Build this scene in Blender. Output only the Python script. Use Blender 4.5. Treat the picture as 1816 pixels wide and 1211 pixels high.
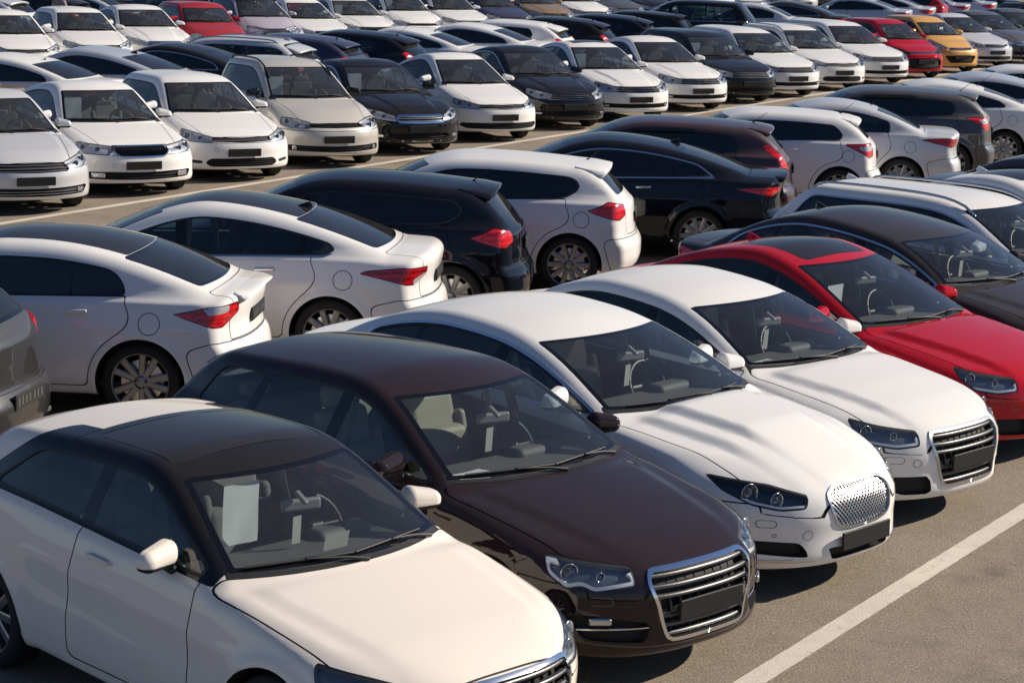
import bpy, math, random
import numpy as np
random.seed(7); RNG = np.random.default_rng(7)
for o in list(bpy.data.objects): bpy.data.objects.remove(o)
SC = bpy.context.scene
COL = SC.collection
PI = math.pi

# ------------------------------------------------------------------ camera
def setup_camera():
    from mathutils import Matrix, Vector
    f, pit, rol, H = 3887.0, 0.19565, 0.0306, 4.20
    fw = Vector((0, math.cos(pit), -math.sin(pit))); up = Vector((0, math.sin(pit), math.cos(pit))); rt = Vector((1, 0, 0))
    c, s = math.cos(rol), math.sin(rol)
    r2 = c*rt + s*up; u2 = -s*rt + c*up
    m = Matrix((( r2.x, u2.x, -fw.x, 0), (r2.y, u2.y, -fw.y, 0), (r2.z, u2.z, -fw.z, H), (0, 0, 0, 1)))
    cam = bpy.data.cameras.new('camera'); ob = bpy.data.objects.new('camera', cam); COL.objects.link(ob)
    ob.matrix_world = m
    cam.sensor_width = 36; cam.sensor_fit = 'HORIZONTAL'; cam.lens = 36*f/1816.0
    cam.clip_start = 0.2; cam.clip_end = 4000
    cam.dof.use_dof = True; cam.dof.focus_distance = 17.0; cam.dof.aperture_fstop = 9.0
    SC.camera = ob
setup_camera()

# ------------------------------------------------------------------ light
SUN_AZ, SUN_EL = math.radians(17), math.radians(31)     # azimuth measured from +X towards +Y
def setup_light():
    from mathutils import Vector
    w = bpy.data.worlds.new('World'); SC.world = w; w.use_nodes = True
    nt = w.node_tree; nt.nodes.clear()
    out = nt.nodes.new('ShaderNodeOutputWorld'); bg = nt.nodes.new('ShaderNodeBackground'); sky = nt.nodes.new('ShaderNodeTexSky')
    sky.sky_type = 'NISHITA'; sky.sun_disc = False
    sky.sun_elevation = SUN_EL; sky.sun_rotation = PI/2 - SUN_AZ     # clockwise from +Y
    sky.altitude = 100; sky.air_density = 1.0; sky.dust_density = 0.15; sky.ozone_density = 1.6
    bg.inputs['Strength'].default_value = 0.051
    tint = nt.nodes.new('ShaderNodeMix'); tint.data_type = 'RGBA'; tint.blend_type = 'MULTIPLY'; tint.inputs[0].default_value = 1.0; tint.inputs[7].default_value = (0.86, 0.96, 1.18, 1)
    nt.links.new(sky.outputs[0], tint.inputs[6]); nt.links.new(tint.outputs[2], bg.inputs[0]); nt.links.new(bg.outputs[0], out.inputs[0])
    l = bpy.data.lights.new('sun', 'SUN'); l.energy = 5.0; l.angle = math.radians(0.53); l.color = (1.0, 0.89, 0.74)
    o = bpy.data.objects.new('sun', l); COL.objects.link(o)
    d = Vector((math.cos(SUN_EL)*math.cos(SUN_AZ), math.cos(SUN_EL)*math.sin(SUN_AZ), math.sin(SUN_EL)))
    o.rotation_euler = d.to_track_quat('Z', 'Y').to_euler(); o.location = (30, 20, 40)
    SC.view_settings.view_transform = 'Standard'; SC.view_settings.look = 'None'
    SC.view_settings.exposure = 0.38; SC.view_settings.gamma = 1.0; SC.view_settings.use_curve_mapping = False
    SC.cycles.transparent_max_bounces = 24; SC.cycles.max_bounces = 8
setup_light()

# ------------------------------------------------------------------ materials
def newmat(name):
    m = bpy.data.materials.new(name); m.use_nodes = True
    nt = m.node_tree; nt.nodes.clear()
    out = nt.nodes.new('ShaderNodeOutputMaterial')
    return m, nt, out
def lk(nt, a, b): nt.links.new(a, b)
def noise(nt, scale, detail=4, vec=None, rough=0.6):
    n = nt.nodes.new('ShaderNodeTexNoise'); n.inputs['Scale'].default_value = scale; n.inputs['Detail'].default_value = detail; n.inputs['Roughness'].default_value = rough
    if vec is None:
        tc = nt.nodes.new('ShaderNodeTexCoord'); vec = tc.outputs['Object']
    lk(nt, vec, n.inputs['Vector']); return n.outputs['Fac']
def mrange(nt, v, a, b, c=0.0, d=1.0, smooth=False):
    n = nt.nodes.new('ShaderNodeMapRange'); n.interpolation_type = 'SMOOTHSTEP' if smooth else 'LINEAR'
    for k, x in zip(('From Min', 'From Max', 'To Min', 'To Max'), (a, b, c, d)): n.inputs[k].default_value = x
    lk(nt, v, n.inputs['Value']); return n.outputs[0]
def mul(nt, a, b):
    n = nt.nodes.new('ShaderNodeMath'); n.operation = 'MULTIPLY'
    for i, x in enumerate((a, b)):
        if isinstance(x, (int, float)): n.inputs[i].default_value = x
        else: lk(nt, x, n.inputs[i])
    return n.outputs[0]
def mixc(nt, f, a, b):
    n = nt.nodes.new('ShaderNodeMix'); n.data_type = 'RGBA'
    if isinstance(f, (int, float)): n.inputs[0].default_value = f
    else: lk(nt, f, n.inputs[0])
    for i, x in ((6, a), (7, b)):
        if isinstance(x, tuple): n.inputs[i].default_value = (*x, 1)
        else: lk(nt, x, n.inputs[i])
    return n.outputs[2]
def up_factor(nt, a=0.25, b=0.95):
    g = nt.nodes.new('ShaderNodeNewGeometry'); s = nt.nodes.new('ShaderNodeSeparateXYZ'); lk(nt, g.outputs['Normal'], s.inputs[0])
    return mrange(nt, s.outputs['Z'], a, b, 0, 1, True)
DUST = (0.42, 0.33, 0.25)
def simple(name, col, rough=0.5, metal=0.0, coat=0.0, spec=0.5, var=0.0, vscale=8):
    m, nt, out = newmat(name); p = nt.nodes.new('ShaderNodeBsdfPrincipled')
    p.inputs['Base Color'].default_value = (*col, 1); p.inputs['Roughness'].default_value = rough; p.inputs['Metallic'].default_value = metal
    p.inputs['Coat Weight'].default_value = coat; p.inputs['Coat Roughness'].default_value = 0.03; p.inputs['Specular IOR Level'].default_value = spec
    if var:
        f = noise(nt, vscale, 5); c = mixc(nt, f, tuple(x*(1-var) for x in col), tuple(min(1, x*(1+var)) for x in col)); lk(nt, c, p.inputs['Base Color'])
    lk(nt, p.outputs[0], out.inputs[0]); return m
def paint(name, col, metal=0.0, dust=0.25, rough=0.35, matte=0.75):
    m, nt, out = newmat(name); p = nt.nodes.new('ShaderNodeBsdfPrincipled')
    tc = nt.nodes.new('ShaderNodeTexCoord')
    oi = nt.nodes.new('ShaderNodeObjectInfo'); va = nt.nodes.new('ShaderNodeVectorMath'); va.operation = 'ADD'
    cx = nt.nodes.new('ShaderNodeCombineXYZ'); lk(nt, mul(nt, oi.outputs['Random'], 30.0), cx.inputs[0])
    lk(nt, tc.outputs['Object'], va.inputs[0]); lk(nt, cx.outputs[0], va.inputs[1])
    n1 = noise(nt, 3.5, 6, va.outputs[0], 0.65); n2 = noise(nt, 60, 3, va.outputs[0]); n3 = noise(nt, 320, 2, va.outputs[0])
    u = up_factor(nt)
    film = mul(nt, mrange(nt, n1, 0.3, 0.75, 0.84, 1.06), mrange(nt, n3, 0.3, 0.7, 0.72, 1.22))
    uf = mul(nt, u, film); d = mul(nt, uf, dust)
    side = nt.nodes.new('ShaderNodeMath'); side.operation = 'ADD'; lk(nt, d, side.inputs[0]); lk(nt, mul(nt, n1, dust*0.10), side.inputs[1])
    lk(nt, mixc(nt, side.outputs[0], col, DUST), p.inputs['Base Color'])
    p.inputs['Metallic'].default_value = metal
    lk(nt, mrange(nt, uf, 0.05, 0.95, rough, 0.62), p.inputs['Roughness'])
    lk(nt, mrange(nt, uf, 0.05, 0.95, 1.0, matte), p.inputs['Coat Weight'])
    lk(nt, mrange(nt, uf, 0.05, 0.95, 0.02, 0.07), p.inputs['Coat Roughness'])
    p.inputs['Specular IOR Level'].default_value = 0.5 if metal > 0.15 else 0.0
    lk(nt, p.outputs[0], out.inputs[0]); return m
def schlick(nt, f0):
    lw = nt.nodes.new('ShaderNodeLayerWeight'); lw.inputs[0].default_value = 0.5
    pw = nt.nodes.new('ShaderNodeMath'); pw.operation = 'POWER'; lk(nt, lw.outputs['Facing'], pw.inputs[0]); pw.inputs[1].default_value = 5.0
    ma = nt.nodes.new('ShaderNodeMath'); ma.operation = 'MULTIPLY_ADD'; lk(nt, pw.outputs[0], ma.inputs[0]); ma.inputs[1].default_value = 1-f0; ma.inputs[2].default_value = f0
    return ma.outputs[0]
def glass(name, tint, dust=0.08, facd=0.0):
    m, nt, out = newmat(name)
    tr = nt.nodes.new('ShaderNodeBsdfTransparent'); tr.inputs[0].default_value = (*tint, 1)
    gl = nt.nodes.new('ShaderNodeBsdfGlossy'); gl.inputs['Roughness'].default_value = 0.012
    mx = nt.nodes.new('ShaderNodeMixShader'); lk(nt, schlick(nt, 0.09), mx.inputs[0]); lk(nt, tr.outputs[0], mx.inputs[1]); lk(nt, gl.outputs[0], mx.inputs[2])
    df = nt.nodes.new('ShaderNodeBsdfDiffuse'); df.inputs[0].default_value = (0.46, 0.45, 0.42, 1)
    n1 = noise(nt, 4.0, 6); n2 = noise(nt, 150, 2)
    u = up_factor(nt, 0.0, 0.8)
    f = mul(nt, mul(nt, mrange(nt, n1, 0.3, 0.75, 0.7, 1.15), mrange(nt, n2, 0.3, 0.75, 0.5, 1.6)), dust)
    uu = mrange(nt, u, 0, 1, 0.25, 1.0)
    m2 = nt.nodes.new('ShaderNodeMixShader'); lk(nt, mul(nt, f, uu), m2.inputs[0]); lk(nt, mx.outputs[0], m2.inputs[1]); lk(nt, df.outputs[0], m2.inputs[2])
    lk(nt, m2.outputs[0], out.inputs[0]); return m
def lens_mat(name, tint):
    m, nt, out = newmat(name)
    tr = nt.nodes.new('ShaderNodeBsdfTransparent'); tr.inputs[0].default_value = (*tint, 1)
    gl = nt.nodes.new('ShaderNodeBsdfGlossy'); gl.inputs['Roughness'].default_value = 0.02
    mx = nt.nodes.new('ShaderNodeMixShader'); lk(nt, schlick(nt, 0.06), mx.inputs[0]); lk(nt, tr.outputs[0], mx.inputs[1]); lk(nt, gl.outputs[0], mx.inputs[2])
    lk(nt, mx.outputs[0], out.inputs[0]); return m
M = {}
M['glass_front'] = glass('windscreen_glass', (0.86, 0.92, 0.92), 0.034)
M['glass_mid'] = glass('hazy_windscreen_glass', (0.70, 0.78, 0.78), 0.06)
M['glass_side'] = glass('side_glass', (0.46, 0.54, 0.56), 0.004)
M['glass_tint'] = glass('tinted_glass', (0.05, 0.06, 0.065), 0.006)
M['glass_rear'] = glass('rear_glass', (0.14, 0.16, 0.17), 0.035)
M['black_glass'] = paint('black_roof_glass', (0.008, 0.009, 0.011), 0.0, 0.05, 0.15)
M['rubber'] = simple('black_rubber_trim', (0.012, 0.012, 0.013), 0.55)
M['gloss_black'] = simple('gloss_black_pillar', (0.006, 0.006, 0.008), 0.12)
M['plastic'] = simple('black_plastic', (0.018, 0.018, 0.019), 0.45, var=0.25)
M['cavity'] = simple('dark_cavity', (0.006, 0.006, 0.006), 0.7)
M['gap'] = simple('panel_gap_shadow', (0.010, 0.010, 0.011), 0.8)
M['chrome'] = simple('chrome', (0.82, 0.83, 0.85), 0.09, 1.0)
M['satin'] = simple('satin_metal', (0.55, 0.56, 0.58), 0.28, 1.0)
M['slat_grey'] = simple('grey_grille_bar', (0.10, 0.10, 0.105), 0.42, 0.5)
M['tyre'] = simple('tyre_rubber', (0.016, 0.016, 0.016), 0.85, var=0.3, vscale=20)
M['rim'] = simple('alloy_rim', (0.27, 0.275, 0.29), 0.32, 0.85)
M['lens'] = lens_mat('clear_headlight_lens', (0.86, 0.88, 0.90))
M['lamp_in'] = simple('lamp_housing', (0.66, 0.67, 0.70), 0.30, 0.45)
M['lamp_dark'] = simple('dark_lamp_housing', (0.085, 0.088, 0.10), 0.18, 0.6)
M['lamp_mid'] = simple('silver_blue_lamp_housing', (0.24, 0.26, 0.30), 0.22, 0.55)
M['reflector'] = simple('lamp_reflector', (0.86, 0.87, 0.89), 0.12, 1.0)
M['led'] = simple('daylight_strip', (0.90, 0.91, 0.93), 0.25, 0.0, 1.0)
M['bulb'] = simple('projector_lens', (0.05, 0.06, 0.08), 0.04, 0.0, 1.0)
M['amber'] = simple('amber_reflector', (0.7, 0.22, 0.03), 0.2)
def tail_lens(name, lo, hi):
    m, nt, out = newmat(name); p = nt.nodes.new('ShaderNodeBsdfPrincipled'); tc = nt.nodes.new('ShaderNodeTexCoord')
    w = nt.nodes.new('ShaderNodeTexWave'); w.wave_type = 'BANDS'; w.bands_direction = 'Z'; w.inputs['Scale'].default_value = 5.5; w.inputs['Distortion'].default_value = 1.2; w.inputs['Detail'].default_value = 1
    lk(nt, tc.outputs['Object'], w.inputs['Vector'])
    v = nt.nodes.new('ShaderNodeTexVoronoi'); v.inputs['Scale'].default_value = 26; lk(nt, tc.outputs['Object'], v.inputs['Vector'])
    c = mixc(nt, mrange(nt, w.outputs['Fac'], 0.2, 0.8), lo, hi); c = mixc(nt, mrange(nt, v.outputs['Distance'], 0.1, 0.6, 0.0, 0.5), c, hi)
    lk(nt, c, p.inputs['Base Color']); p.inputs['Roughness'].default_value = 0.25; p.inputs['Coat Weight'].default_value = 1.0; p.inputs['Coat Roughness'].default_value = 0.02
    lk(nt, p.outputs[0], out.inputs[0]); return m
M['red_lens'] = tail_lens('red_tail_lens', (0.34, 0.003, 0.006), (0.78, 0.012, 0.018))
M['red_dark'] = tail_lens('dark_red_tail_lens', (0.18, 0.002, 0.005), (0.50, 0.006, 0.012))
M['red_rim'] = simple('dark_red_lens_rim', (0.05, 0.001, 0.002), 0.15, 0.0, 1.0)
M['clear_tail'] = simple('clear_tail_lens', (0.62, 0.60, 0.60), 0.12, 0.3, 1.0)
M['plate'] = simple('black_number_plate', (0.010, 0.010, 0.010), 0.55, var=0.3, spec=0.3)
M['plate_rear'] = simple('rear_plate_holder', (0.030, 0.030, 0.030), 0.4)
M['plate_mark'] = simple('plate_mark', (0.085, 0.085, 0.083), 0.5)
M['trim_dark'] = simple('dark_cabin_trim', (0.062, 0.061, 0.060), 0.7, var=0.2)
M['seat_dark'] = simple('dark_seat_cloth', (0.040, 0.039, 0.039), 0.8, var=0.3)
M['seat_beige'] = simple('beige_seat_leather', (0.36, 0.31, 0.24), 0.55, var=0.12)
M['seat_grey'] = simple('grey_seat_cloth', (0.17, 0.16, 0.15), 0.8, var=0.2)
M['headliner'] = simple('cabin_headliner', (0.24, 0.23, 0.215), 0.9)
def paper_mat():
    m, nt, out = newmat('white_paper'); d = nt.nodes.new('ShaderNodeBsdfDiffuse'); t = nt.nodes.new('ShaderNodeBsdfTranslucent'); x = nt.nodes.new('ShaderNodeMixShader')
    for n in (d, t): n.inputs[0].default_value = (0.80, 0.82, 0.83, 1)
    x.inputs[0].default_value = 0.38; lk(nt, d.outputs[0], x.inputs[1]); lk(nt, t.outputs[0], x.inputs[2]); lk(nt, x.outputs[0], out.inputs[0]); return m
M['paper'] = paper_mat()
M['mirror_grey'] = simple('mirror_housing_grey', (0.16, 0.155, 0.15), 0.5)
M['tag'] = simple('pale_card', (0.33, 0.33, 0.30), 0.7)
M['under'] = simple('underbody', (0.012, 0.012, 0.012), 0.9)
PAINTS = {
 'white': paint('white_paint', (0.80, 0.79, 0.77), 0, 0.10), 'cream': paint('warm_white_paint', (0.80, 0.74, 0.665), 0, 0.10),
 'brown': paint('dark_aubergine_paint', (0.0125, 0.0060, 0.0090), 0.0, 0.042, 0.5), 'black': paint('black_paint', (0.007, 0.007, 0.008), 0.0, 0.030, 0.3),
 'blackblue': paint('blue_black_paint', (0.005, 0.007, 0.012), 0.0, 0.022, 0.3), 'darkgrey': paint('dark_grey_paint', (0.010, 0.010, 0.013), 0.1, 0.10, 0.3),
 'red': paint('red_paint', (0.44, 0.004, 0.014), 0.0, 0.025), 'silver': paint('silver_paint', (0.60, 0.61, 0.63), 0.25, 0.10),
 'paleblue': paint('silver_blue_paint', (0.46, 0.50, 0.57), 0.2, 0.10), 'beige': paint('pale_champagne_paint', (0.56, 0.535, 0.485), 0.25, 0.08),
 'navy': paint('navy_paint', (0.008, 0.012, 0.055), 0.25, 0.06, 0.3), 'gold': paint('amber_gold_paint', (0.70, 0.36, 0.06), 0.25, 0.10),
 'bronze': paint('bronze_gold_paint', (0.30, 0.19, 0.07), 0.5, 0.14), 'burgundy': paint('dark_burgundy_paint', (0.030, 0.006, 0.014), 0.25, 0.07, 0.3),
 'grey': paint('warm_grey_paint', (0.036, 0.035, 0.036), 0.3, 0.04), 'midgrey': paint('slate_grey_paint', (0.06, 0.062, 0.07), 0.5, 0.09),
 'teal': paint('teal_van_paint', (0.02, 0.09, 0.10), 0.1, 0.12), 'lilac': paint('silver_lilac_paint', (0.46, 0.43, 0.50), 0.2, 0.1),
 'maroon': paint('brick_red_paint', (0.36, 0.010, 0.020), 0.1, 0.08),
}

# ------------------------------------------------------------------ ground
def asphalt():
    m, nt, out = newmat('asphalt'); p = nt.nodes.new('ShaderNodeBsdfPrincipled')
    tc = nt.nodes.new('ShaderNodeTexCoord'); v = tc.outputs['Object']
    big = noise(nt, 0.35, 5, v); mid = noise(nt, 3.0, 6, v, 0.7); fine = noise(nt, 70, 3, v, 0.7)
    vor = nt.nodes.new('ShaderNodeTexVoronoi'); vor.inputs['Scale'].default_value = 95; lk(nt, v, vor.inputs['Vector'])
    c1 = mixc(nt, mrange(nt, big, 0.3, 0.7), (0.262, 0.212, 0.160), (0.305, 0.254, 0.200))
    c2 = mixc(nt, mrange(nt, mid, 0.35, 0.7, 0, 0.55), c1, (0.190, 0.154, 0.120))
    sp = nt.nodes.new('ShaderNodeSeparateXYZ'); lk(nt, vor.outputs['Color'], sp.inputs[0])
    c3 = mixc(nt, mrange(nt, sp.outputs[0], 0.50, 1.0, 0, 0.55), c2, (0.46, 0.385, 0.31))
    c4 = mixc(nt, mrange(nt, fine, 0.32, 0.52, 0.80, 0.0), c3, (0.085, 0.072, 0.060))
    st = noise(nt, 0.9, 3, v, 0.5); s2 = noise(nt, 6.0, 5, v, 0.75)
    c4 = mixc(nt, mul(nt, mrange(nt, st, 0.55, 0.72, 0, 0.62, True), mrange(nt, s2, 0.35, 0.65, 0.2, 1.0)), c4, (0.070, 0.060, 0.052))
    wv = nt.nodes.new('ShaderNodeTexWave'); wv.wave_type = 'RINGS'; wv.rings_direction = 'Z'; wv.inputs['Scale'].default_value = 0.16; wv.inputs['Distortion'].default_value = 3.0; wv.inputs['Detail'].default_value = 2; wv.inputs['Detail Scale'].default_value = 0.6
    mp = nt.nodes.new('ShaderNodeMapping'); mp.inputs['Location'].default_value = (6.0, -18.0, 0); lk(nt, v, mp.inputs['Vector']); lk(nt, mp.outputs[0], wv.inputs['Vector'])
    c4 = mixc(nt, mul(nt, mrange(nt, wv.outputs['Fac'], 0.86, 0.99, 0, 0.30, True), mrange(nt, mid, 0.4, 0.65)), c4, (0.11, 0.095, 0.082))
    lk(nt, c4, p.inputs['Base Color']); p.inputs['Roughness'].default_value = 0.9; p.inputs['Specular IOR Level'].default_value = 0.2
    b = nt.nodes.new('ShaderNodeBump'); b.inputs['Strength'].default_value = 0.55; b.inputs['Distance'].default_value = 0.012
    lk(nt, fine, b.inputs['Height']); lk(nt, b.outputs[0], p.inputs['Normal'])
    lk(nt, p.outputs[0], out.inputs[0]); return m
def linepaint():
    m, nt, out = newmat('road_line_paint'); p = nt.nodes.new('ShaderNodeBsdfPrincipled')
    tc = nt.nodes.new('ShaderNodeTexCoord'); v = tc.outputs['Object']
    mid = noise(nt, 5.0, 6, v, 0.75); fine = noise(nt, 75, 3, v, 0.7)
    c = mixc(nt, mrange(nt, mid, 0.35, 0.7, 0, 0.6), (0.66, 0.60, 0.51), (0.50, 0.44, 0.37))
    chip = noise(nt, 16, 6, v, 0.8); c = mixc(nt, mrange(nt, chip, 0.33, 0.42, 0.85, 0), c, (0.22, 0.185, 0.15)); c = mixc(nt, mrange(nt, fine, 0.26, 0.42, 0.7, 0), c, (0.20, 0.17, 0.14))
    lk(nt, c, p.inputs['Base Color']); p.inputs['Roughness'].default_value = 0.8
    b = nt.nodes.new('ShaderNodeBump'); b.inputs['Strength'].default_value = 0.4; b.inputs['Distance'].default_value = 0.01
    lk(nt, fine, b.inputs['Height']); lk(nt, b.outputs[0], p.inputs['Normal'])
    lk(nt, p.outputs[0], out.inputs[0]); return m
def plain_mesh(name, V, F, mat):
    me = bpy.data.meshes.new(name); me.from_pydata([tuple(v) for v in V], [], [tuple(f) for f in F]); me.materials.append(mat)
    o = bpy.data.objects.new(name, me); COL.objects.link(o); return o
g = plain_mesh('car_park_asphalt', [(-1500, -600, 0), (1500, -600, 0), (1500, 2600, 0), (-1500, 2600, 0)], [(0, 1, 2, 3)], asphalt()); g['kind'] = 'structure'
LP = linepaint()
def row_line(p0, p1, a, b, w):
    p0, p1 = np.array(p0), np.array(p1); d = (p1-p0)/np.linalg.norm(p1-p0); n = np.array([-d[1], d[0]])
    ts = np.arange(a, b, 0.07); V = []; F = []
    for i, t in enumerate(ts):
        c = p0+d*t
        for s in (-1, 1):
            q = c+n*s*(w/2+RNG.normal(0, 0.0014)); V.append((q[0], q[1], 0.004))
    for i in range(len(ts)-1): F.append((2*i, 2*i+2, 2*i+3, 2*i+1))
    o = plain_mesh('painted_line', V, F, LP); o['kind'] = 'structure'
row_line((1.38, 11.62), (3.77, 15.45), -9, 60, 0.150)
row_line((-6.63, 27.93), (-2.53, 35.32), -14, 75, 0.150)
row_line((-11.6, 48.4), (-7.0, 56.3), -14, 60, 0.17)

# ------------------------------------------------------------------ numeric geometry helpers
def smax(a, b, k):
    h = np.clip(0.5+0.5*(a-b)/k, 0, 1); return b+(a-b)*h+k*h*(1-h)
def smin(a, b, k): return -smax(-a, -b, k)
def sstep(x, a, b):
    t = np.clip((x-a)/(b-a), 0, 1); return t*t*(3-2*t)
class Curve:
    def __init__(s, pts, sig):
        x = np.array([p[0] for p in pts], float); y = np.array([p[1] for p in pts], float)
        s.h = 0.005; s.x0 = x[0]-0.6; n = int((x[-1]+0.6-s.x0)/s.h)+1; s.xs = s.x0+np.arange(n)*s.h
        v = np.interp(s.xs, x, y)
        lo = s.xs < x[0]; hi = s.xs > x[-1]
        v[lo] = y[0]+(s.xs[lo]-x[0])*(y[1]-y[0])/(x[1]-x[0]); v[hi] = y[-1]+(s.xs[hi]-x[-1])*(y[-1]-y[-2])/(x[-1]-x[-2])
        r = int(3*sig/s.h); k = np.exp(-0.5*(np.arange(-r, r+1)*s.h/sig)**2); k /= k.sum()
        pad = np.concatenate([2*v[0]-v[r:0:-1], v, 2*v[-1]-v[-2:-r-2:-1]])
        s.ys = np.convolve(pad, k, 'valid')
    def __call__(s, q): return np.interp(q, s.xs, s.ys)
def rpoly(pts, r, n=4):
    pts = [np.array(p, float) for p in pts]; out = []
    for i in range(len(pts)):
        a, b, c = pts[i-1], pts[i], pts[(i+1) % len(pts)]
        da = (a-b)/np.linalg.norm(a-b); dc = (c-b)/np.linalg.norm(c-b)
        rr = min(r, np.linalg.norm(a-b)*0.45, np.linalg.norm(c-b)*0.45)
        for t in np.linspace(0, 1, n+1):
            out.append((1-t)**2*(b+da*rr)+2*t*(1-t)*b+t*t*(b+dc*rr))
    return np.array(out)
def sdpoly(x, y, poly):
    d = np.full(x.shape, 1e9); ins = np.zeros(x.shape, bool); n = len(poly)
    for i in range(n):
        ax, ay = poly[i-1]; bx, by = poly[i]
        ex, ey = bx-ax, by-ay; L2 = ex*ex+ey*ey
        if L2 < 1e-12: continue
        t = np.clip(((x-ax)*ex+(y-ay)*ey)/L2, 0, 1)
        d = np.minimum(d, (x-ax-t*ex)**2+(y-ay-t*ey)**2)
        c = ((ay > y) != (by > y))
        if abs(ey) > 1e-12:
            ins ^= c & (x < ax+(y-ay)*ex/ey)
    d = np.sqrt(d); return np.where(ins, -d, d)
class Msh:                      # triangle soup with smooth normals
    def __init__(s, V, F, N): s.V, s.F, s.N = V, F, N
def compact(V, F, N):
    used = np.zeros(len(V), bool); used[F.ravel()] = True
    idx = np.cumsum(used)-1
    return Msh(V[used], idx[F], N[used])
def cut(m, d):
    """split by the sign of a per-vertex field: returns (d<0 part, d>=0 part)"""
    V, F, N = m.V, m.F, m.N
    if len(F) == 0: return m, m
    d = np.where(np.abs(d) < 1e-6, 1e-6, d)
    s = d[F] < 0; k = s.sum(1)
    mix = (k > 0) & (k < 3)
    neg = [F[k == 3]]; pos = [F[k == 0]]
    Fm = F[mix]; sm = s[mix]; km = k[mix]
    if len(Fm):
        lone = np.where(km == 1, np.argmax(sm, 1), np.argmax(~sm, 1))
        r = np.arange(len(Fm)); a = Fm[r, lone]; b = Fm[r, (lone+1) % 3]; c = Fm[r, (lone+2) % 3]
        E = np.concatenate([np.stack([a, b], 1), np.stack([a, c], 1)]); Es = np.sort(E, 1)
        U, inv = np.unique(Es, axis=0, return_inverse=True); inv = inv.ravel()
        t = d[U[:, 0]]/(d[U[:, 0]]-d[U[:, 1]]); t = np.clip(t, 0.0005, 0.9995)[:, None]
        NV = V[U[:, 0]]*(1-t)+V[U[:, 1]]*t; NN = N[U[:, 0]]*(1-t)+N[U[:, 1]]*t
        NN /= np.linalg.norm(NN, axis=1)[:, None]+1e-12
        ab = inv[:len(Fm)]+len(V); ac = inv[len(Fm):]+len(V)
        t1 = np.stack([a, ab, ac], 1); t2 = np.concatenate([np.stack([ab, b, c], 1), np.stack([ab, c, ac], 1)])
        l = km == 1; l2 = np.concatenate([l, l])
        neg += [t1[l], t2[~l2]]; pos += [t1[~l], t2[l2]]
        V = np.concatenate([V, NV]); N = np.concatenate([N, NN])
    return compact(V, np.concatenate(neg), N), compact(V, np.concatenate(pos), N)
def flipm(m): return Msh(m.V, m.F[:, ::-1], -m.N)
def mirr(m): k = np.array([1, -1, 1.]); return Msh(m.V*k, m.F[:, ::-1], m.N*k)
def join(ms):
    ms = [m for m in ms if len(m.F)]
    if not ms: return Msh(np.zeros((0, 3)), np.zeros((0, 3), int), np.zeros((0, 3)))
    o = 0; Fs = []
    for m in ms: Fs.append(m.F+o); o += len(m.V)
    return Msh(np.concatenate([m.V for m in ms]), np.concatenate(Fs), np.concatenate([m.N for m in ms]))
def sym(m): return join([m, mirr(m)])
def offs(m, d): return Msh(m.V+m.N*d, m.F, m.N)
def bedges(F):
    E = np.concatenate([F[:, [0, 1]], F[:, [1, 2]], F[:, [2, 0]]]); Es = np.sort(E, 1)
    U, i, c = np.unique(Es, axis=0, return_index=True, return_counts=True)
    return E[i[c == 1]]
def walls(m, o1, o2):
    E = bedges(m.F)
    if len(E): E = E[~((np.abs(m.V[E[:, 0], 1]) < 1e-5) & (np.abs(m.V[E[:, 1], 1]) < 1e-5))]
    if len(E) == 0: return Msh(np.zeros((0, 3)), np.zeros((0, 3), int), np.zeros((0, 3)))
    a, b = E[:, 0], E[:, 1]; A1 = m.V[a]+m.N[a]*o1; B1 = m.V[b]+m.N[b]*o1; A2 = m.V[a]+m.N[a]*o2; B2 = m.V[b]+m.N[b]*o2
    n = np.cross(B1-A1, m.N[a]); n /= np.linalg.norm(n, axis=1)[:, None]+1e-9
    k = len(E); V = np.concatenate([A1, B1, B2, A2]); r = np.arange(k)
    F = np.concatenate([np.stack([r, r+3*k, r+2*k], 1), np.stack([r, r+2*k, r+k], 1)])
    return Msh(V, F, np.concatenate([n]*4))
def slab(m, o1, o2):
    if len(m.F) == 0: return m
    return join([offs(m, o1), walls(m, o1, o2)])
def subdiv(m, n):
    for _ in range(n):
        V, F, N = m.V, m.F, m.N
        E = np.sort(np.concatenate([F[:, [0, 1]], F[:, [1, 2]], F[:, [2, 0]]]), 1)
        U, inv = np.unique(E, axis=0, return_inverse=True); inv = inv.ravel()
        k = len(F); ab = inv[:k]+len(V); bc = inv[k:2*k]+len(V); ca = inv[2*k:]+len(V)
        NV = (V[U[:, 0]]+V[U[:, 1]])/2; NN = N[U[:, 0]]+N[U[:, 1]]; NN /= np.linalg.norm(NN, axis=1)[:, None]
        a, b, c = F.T
        m = Msh(np.concatenate([V, NV]), np.concatenate([np.stack(q, 1) for q in ((a, ab, ca), (ab, b, bc), (ca, bc, c), (ab, bc, ca))]), np.concatenate([N, NN]))
    return m
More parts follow.
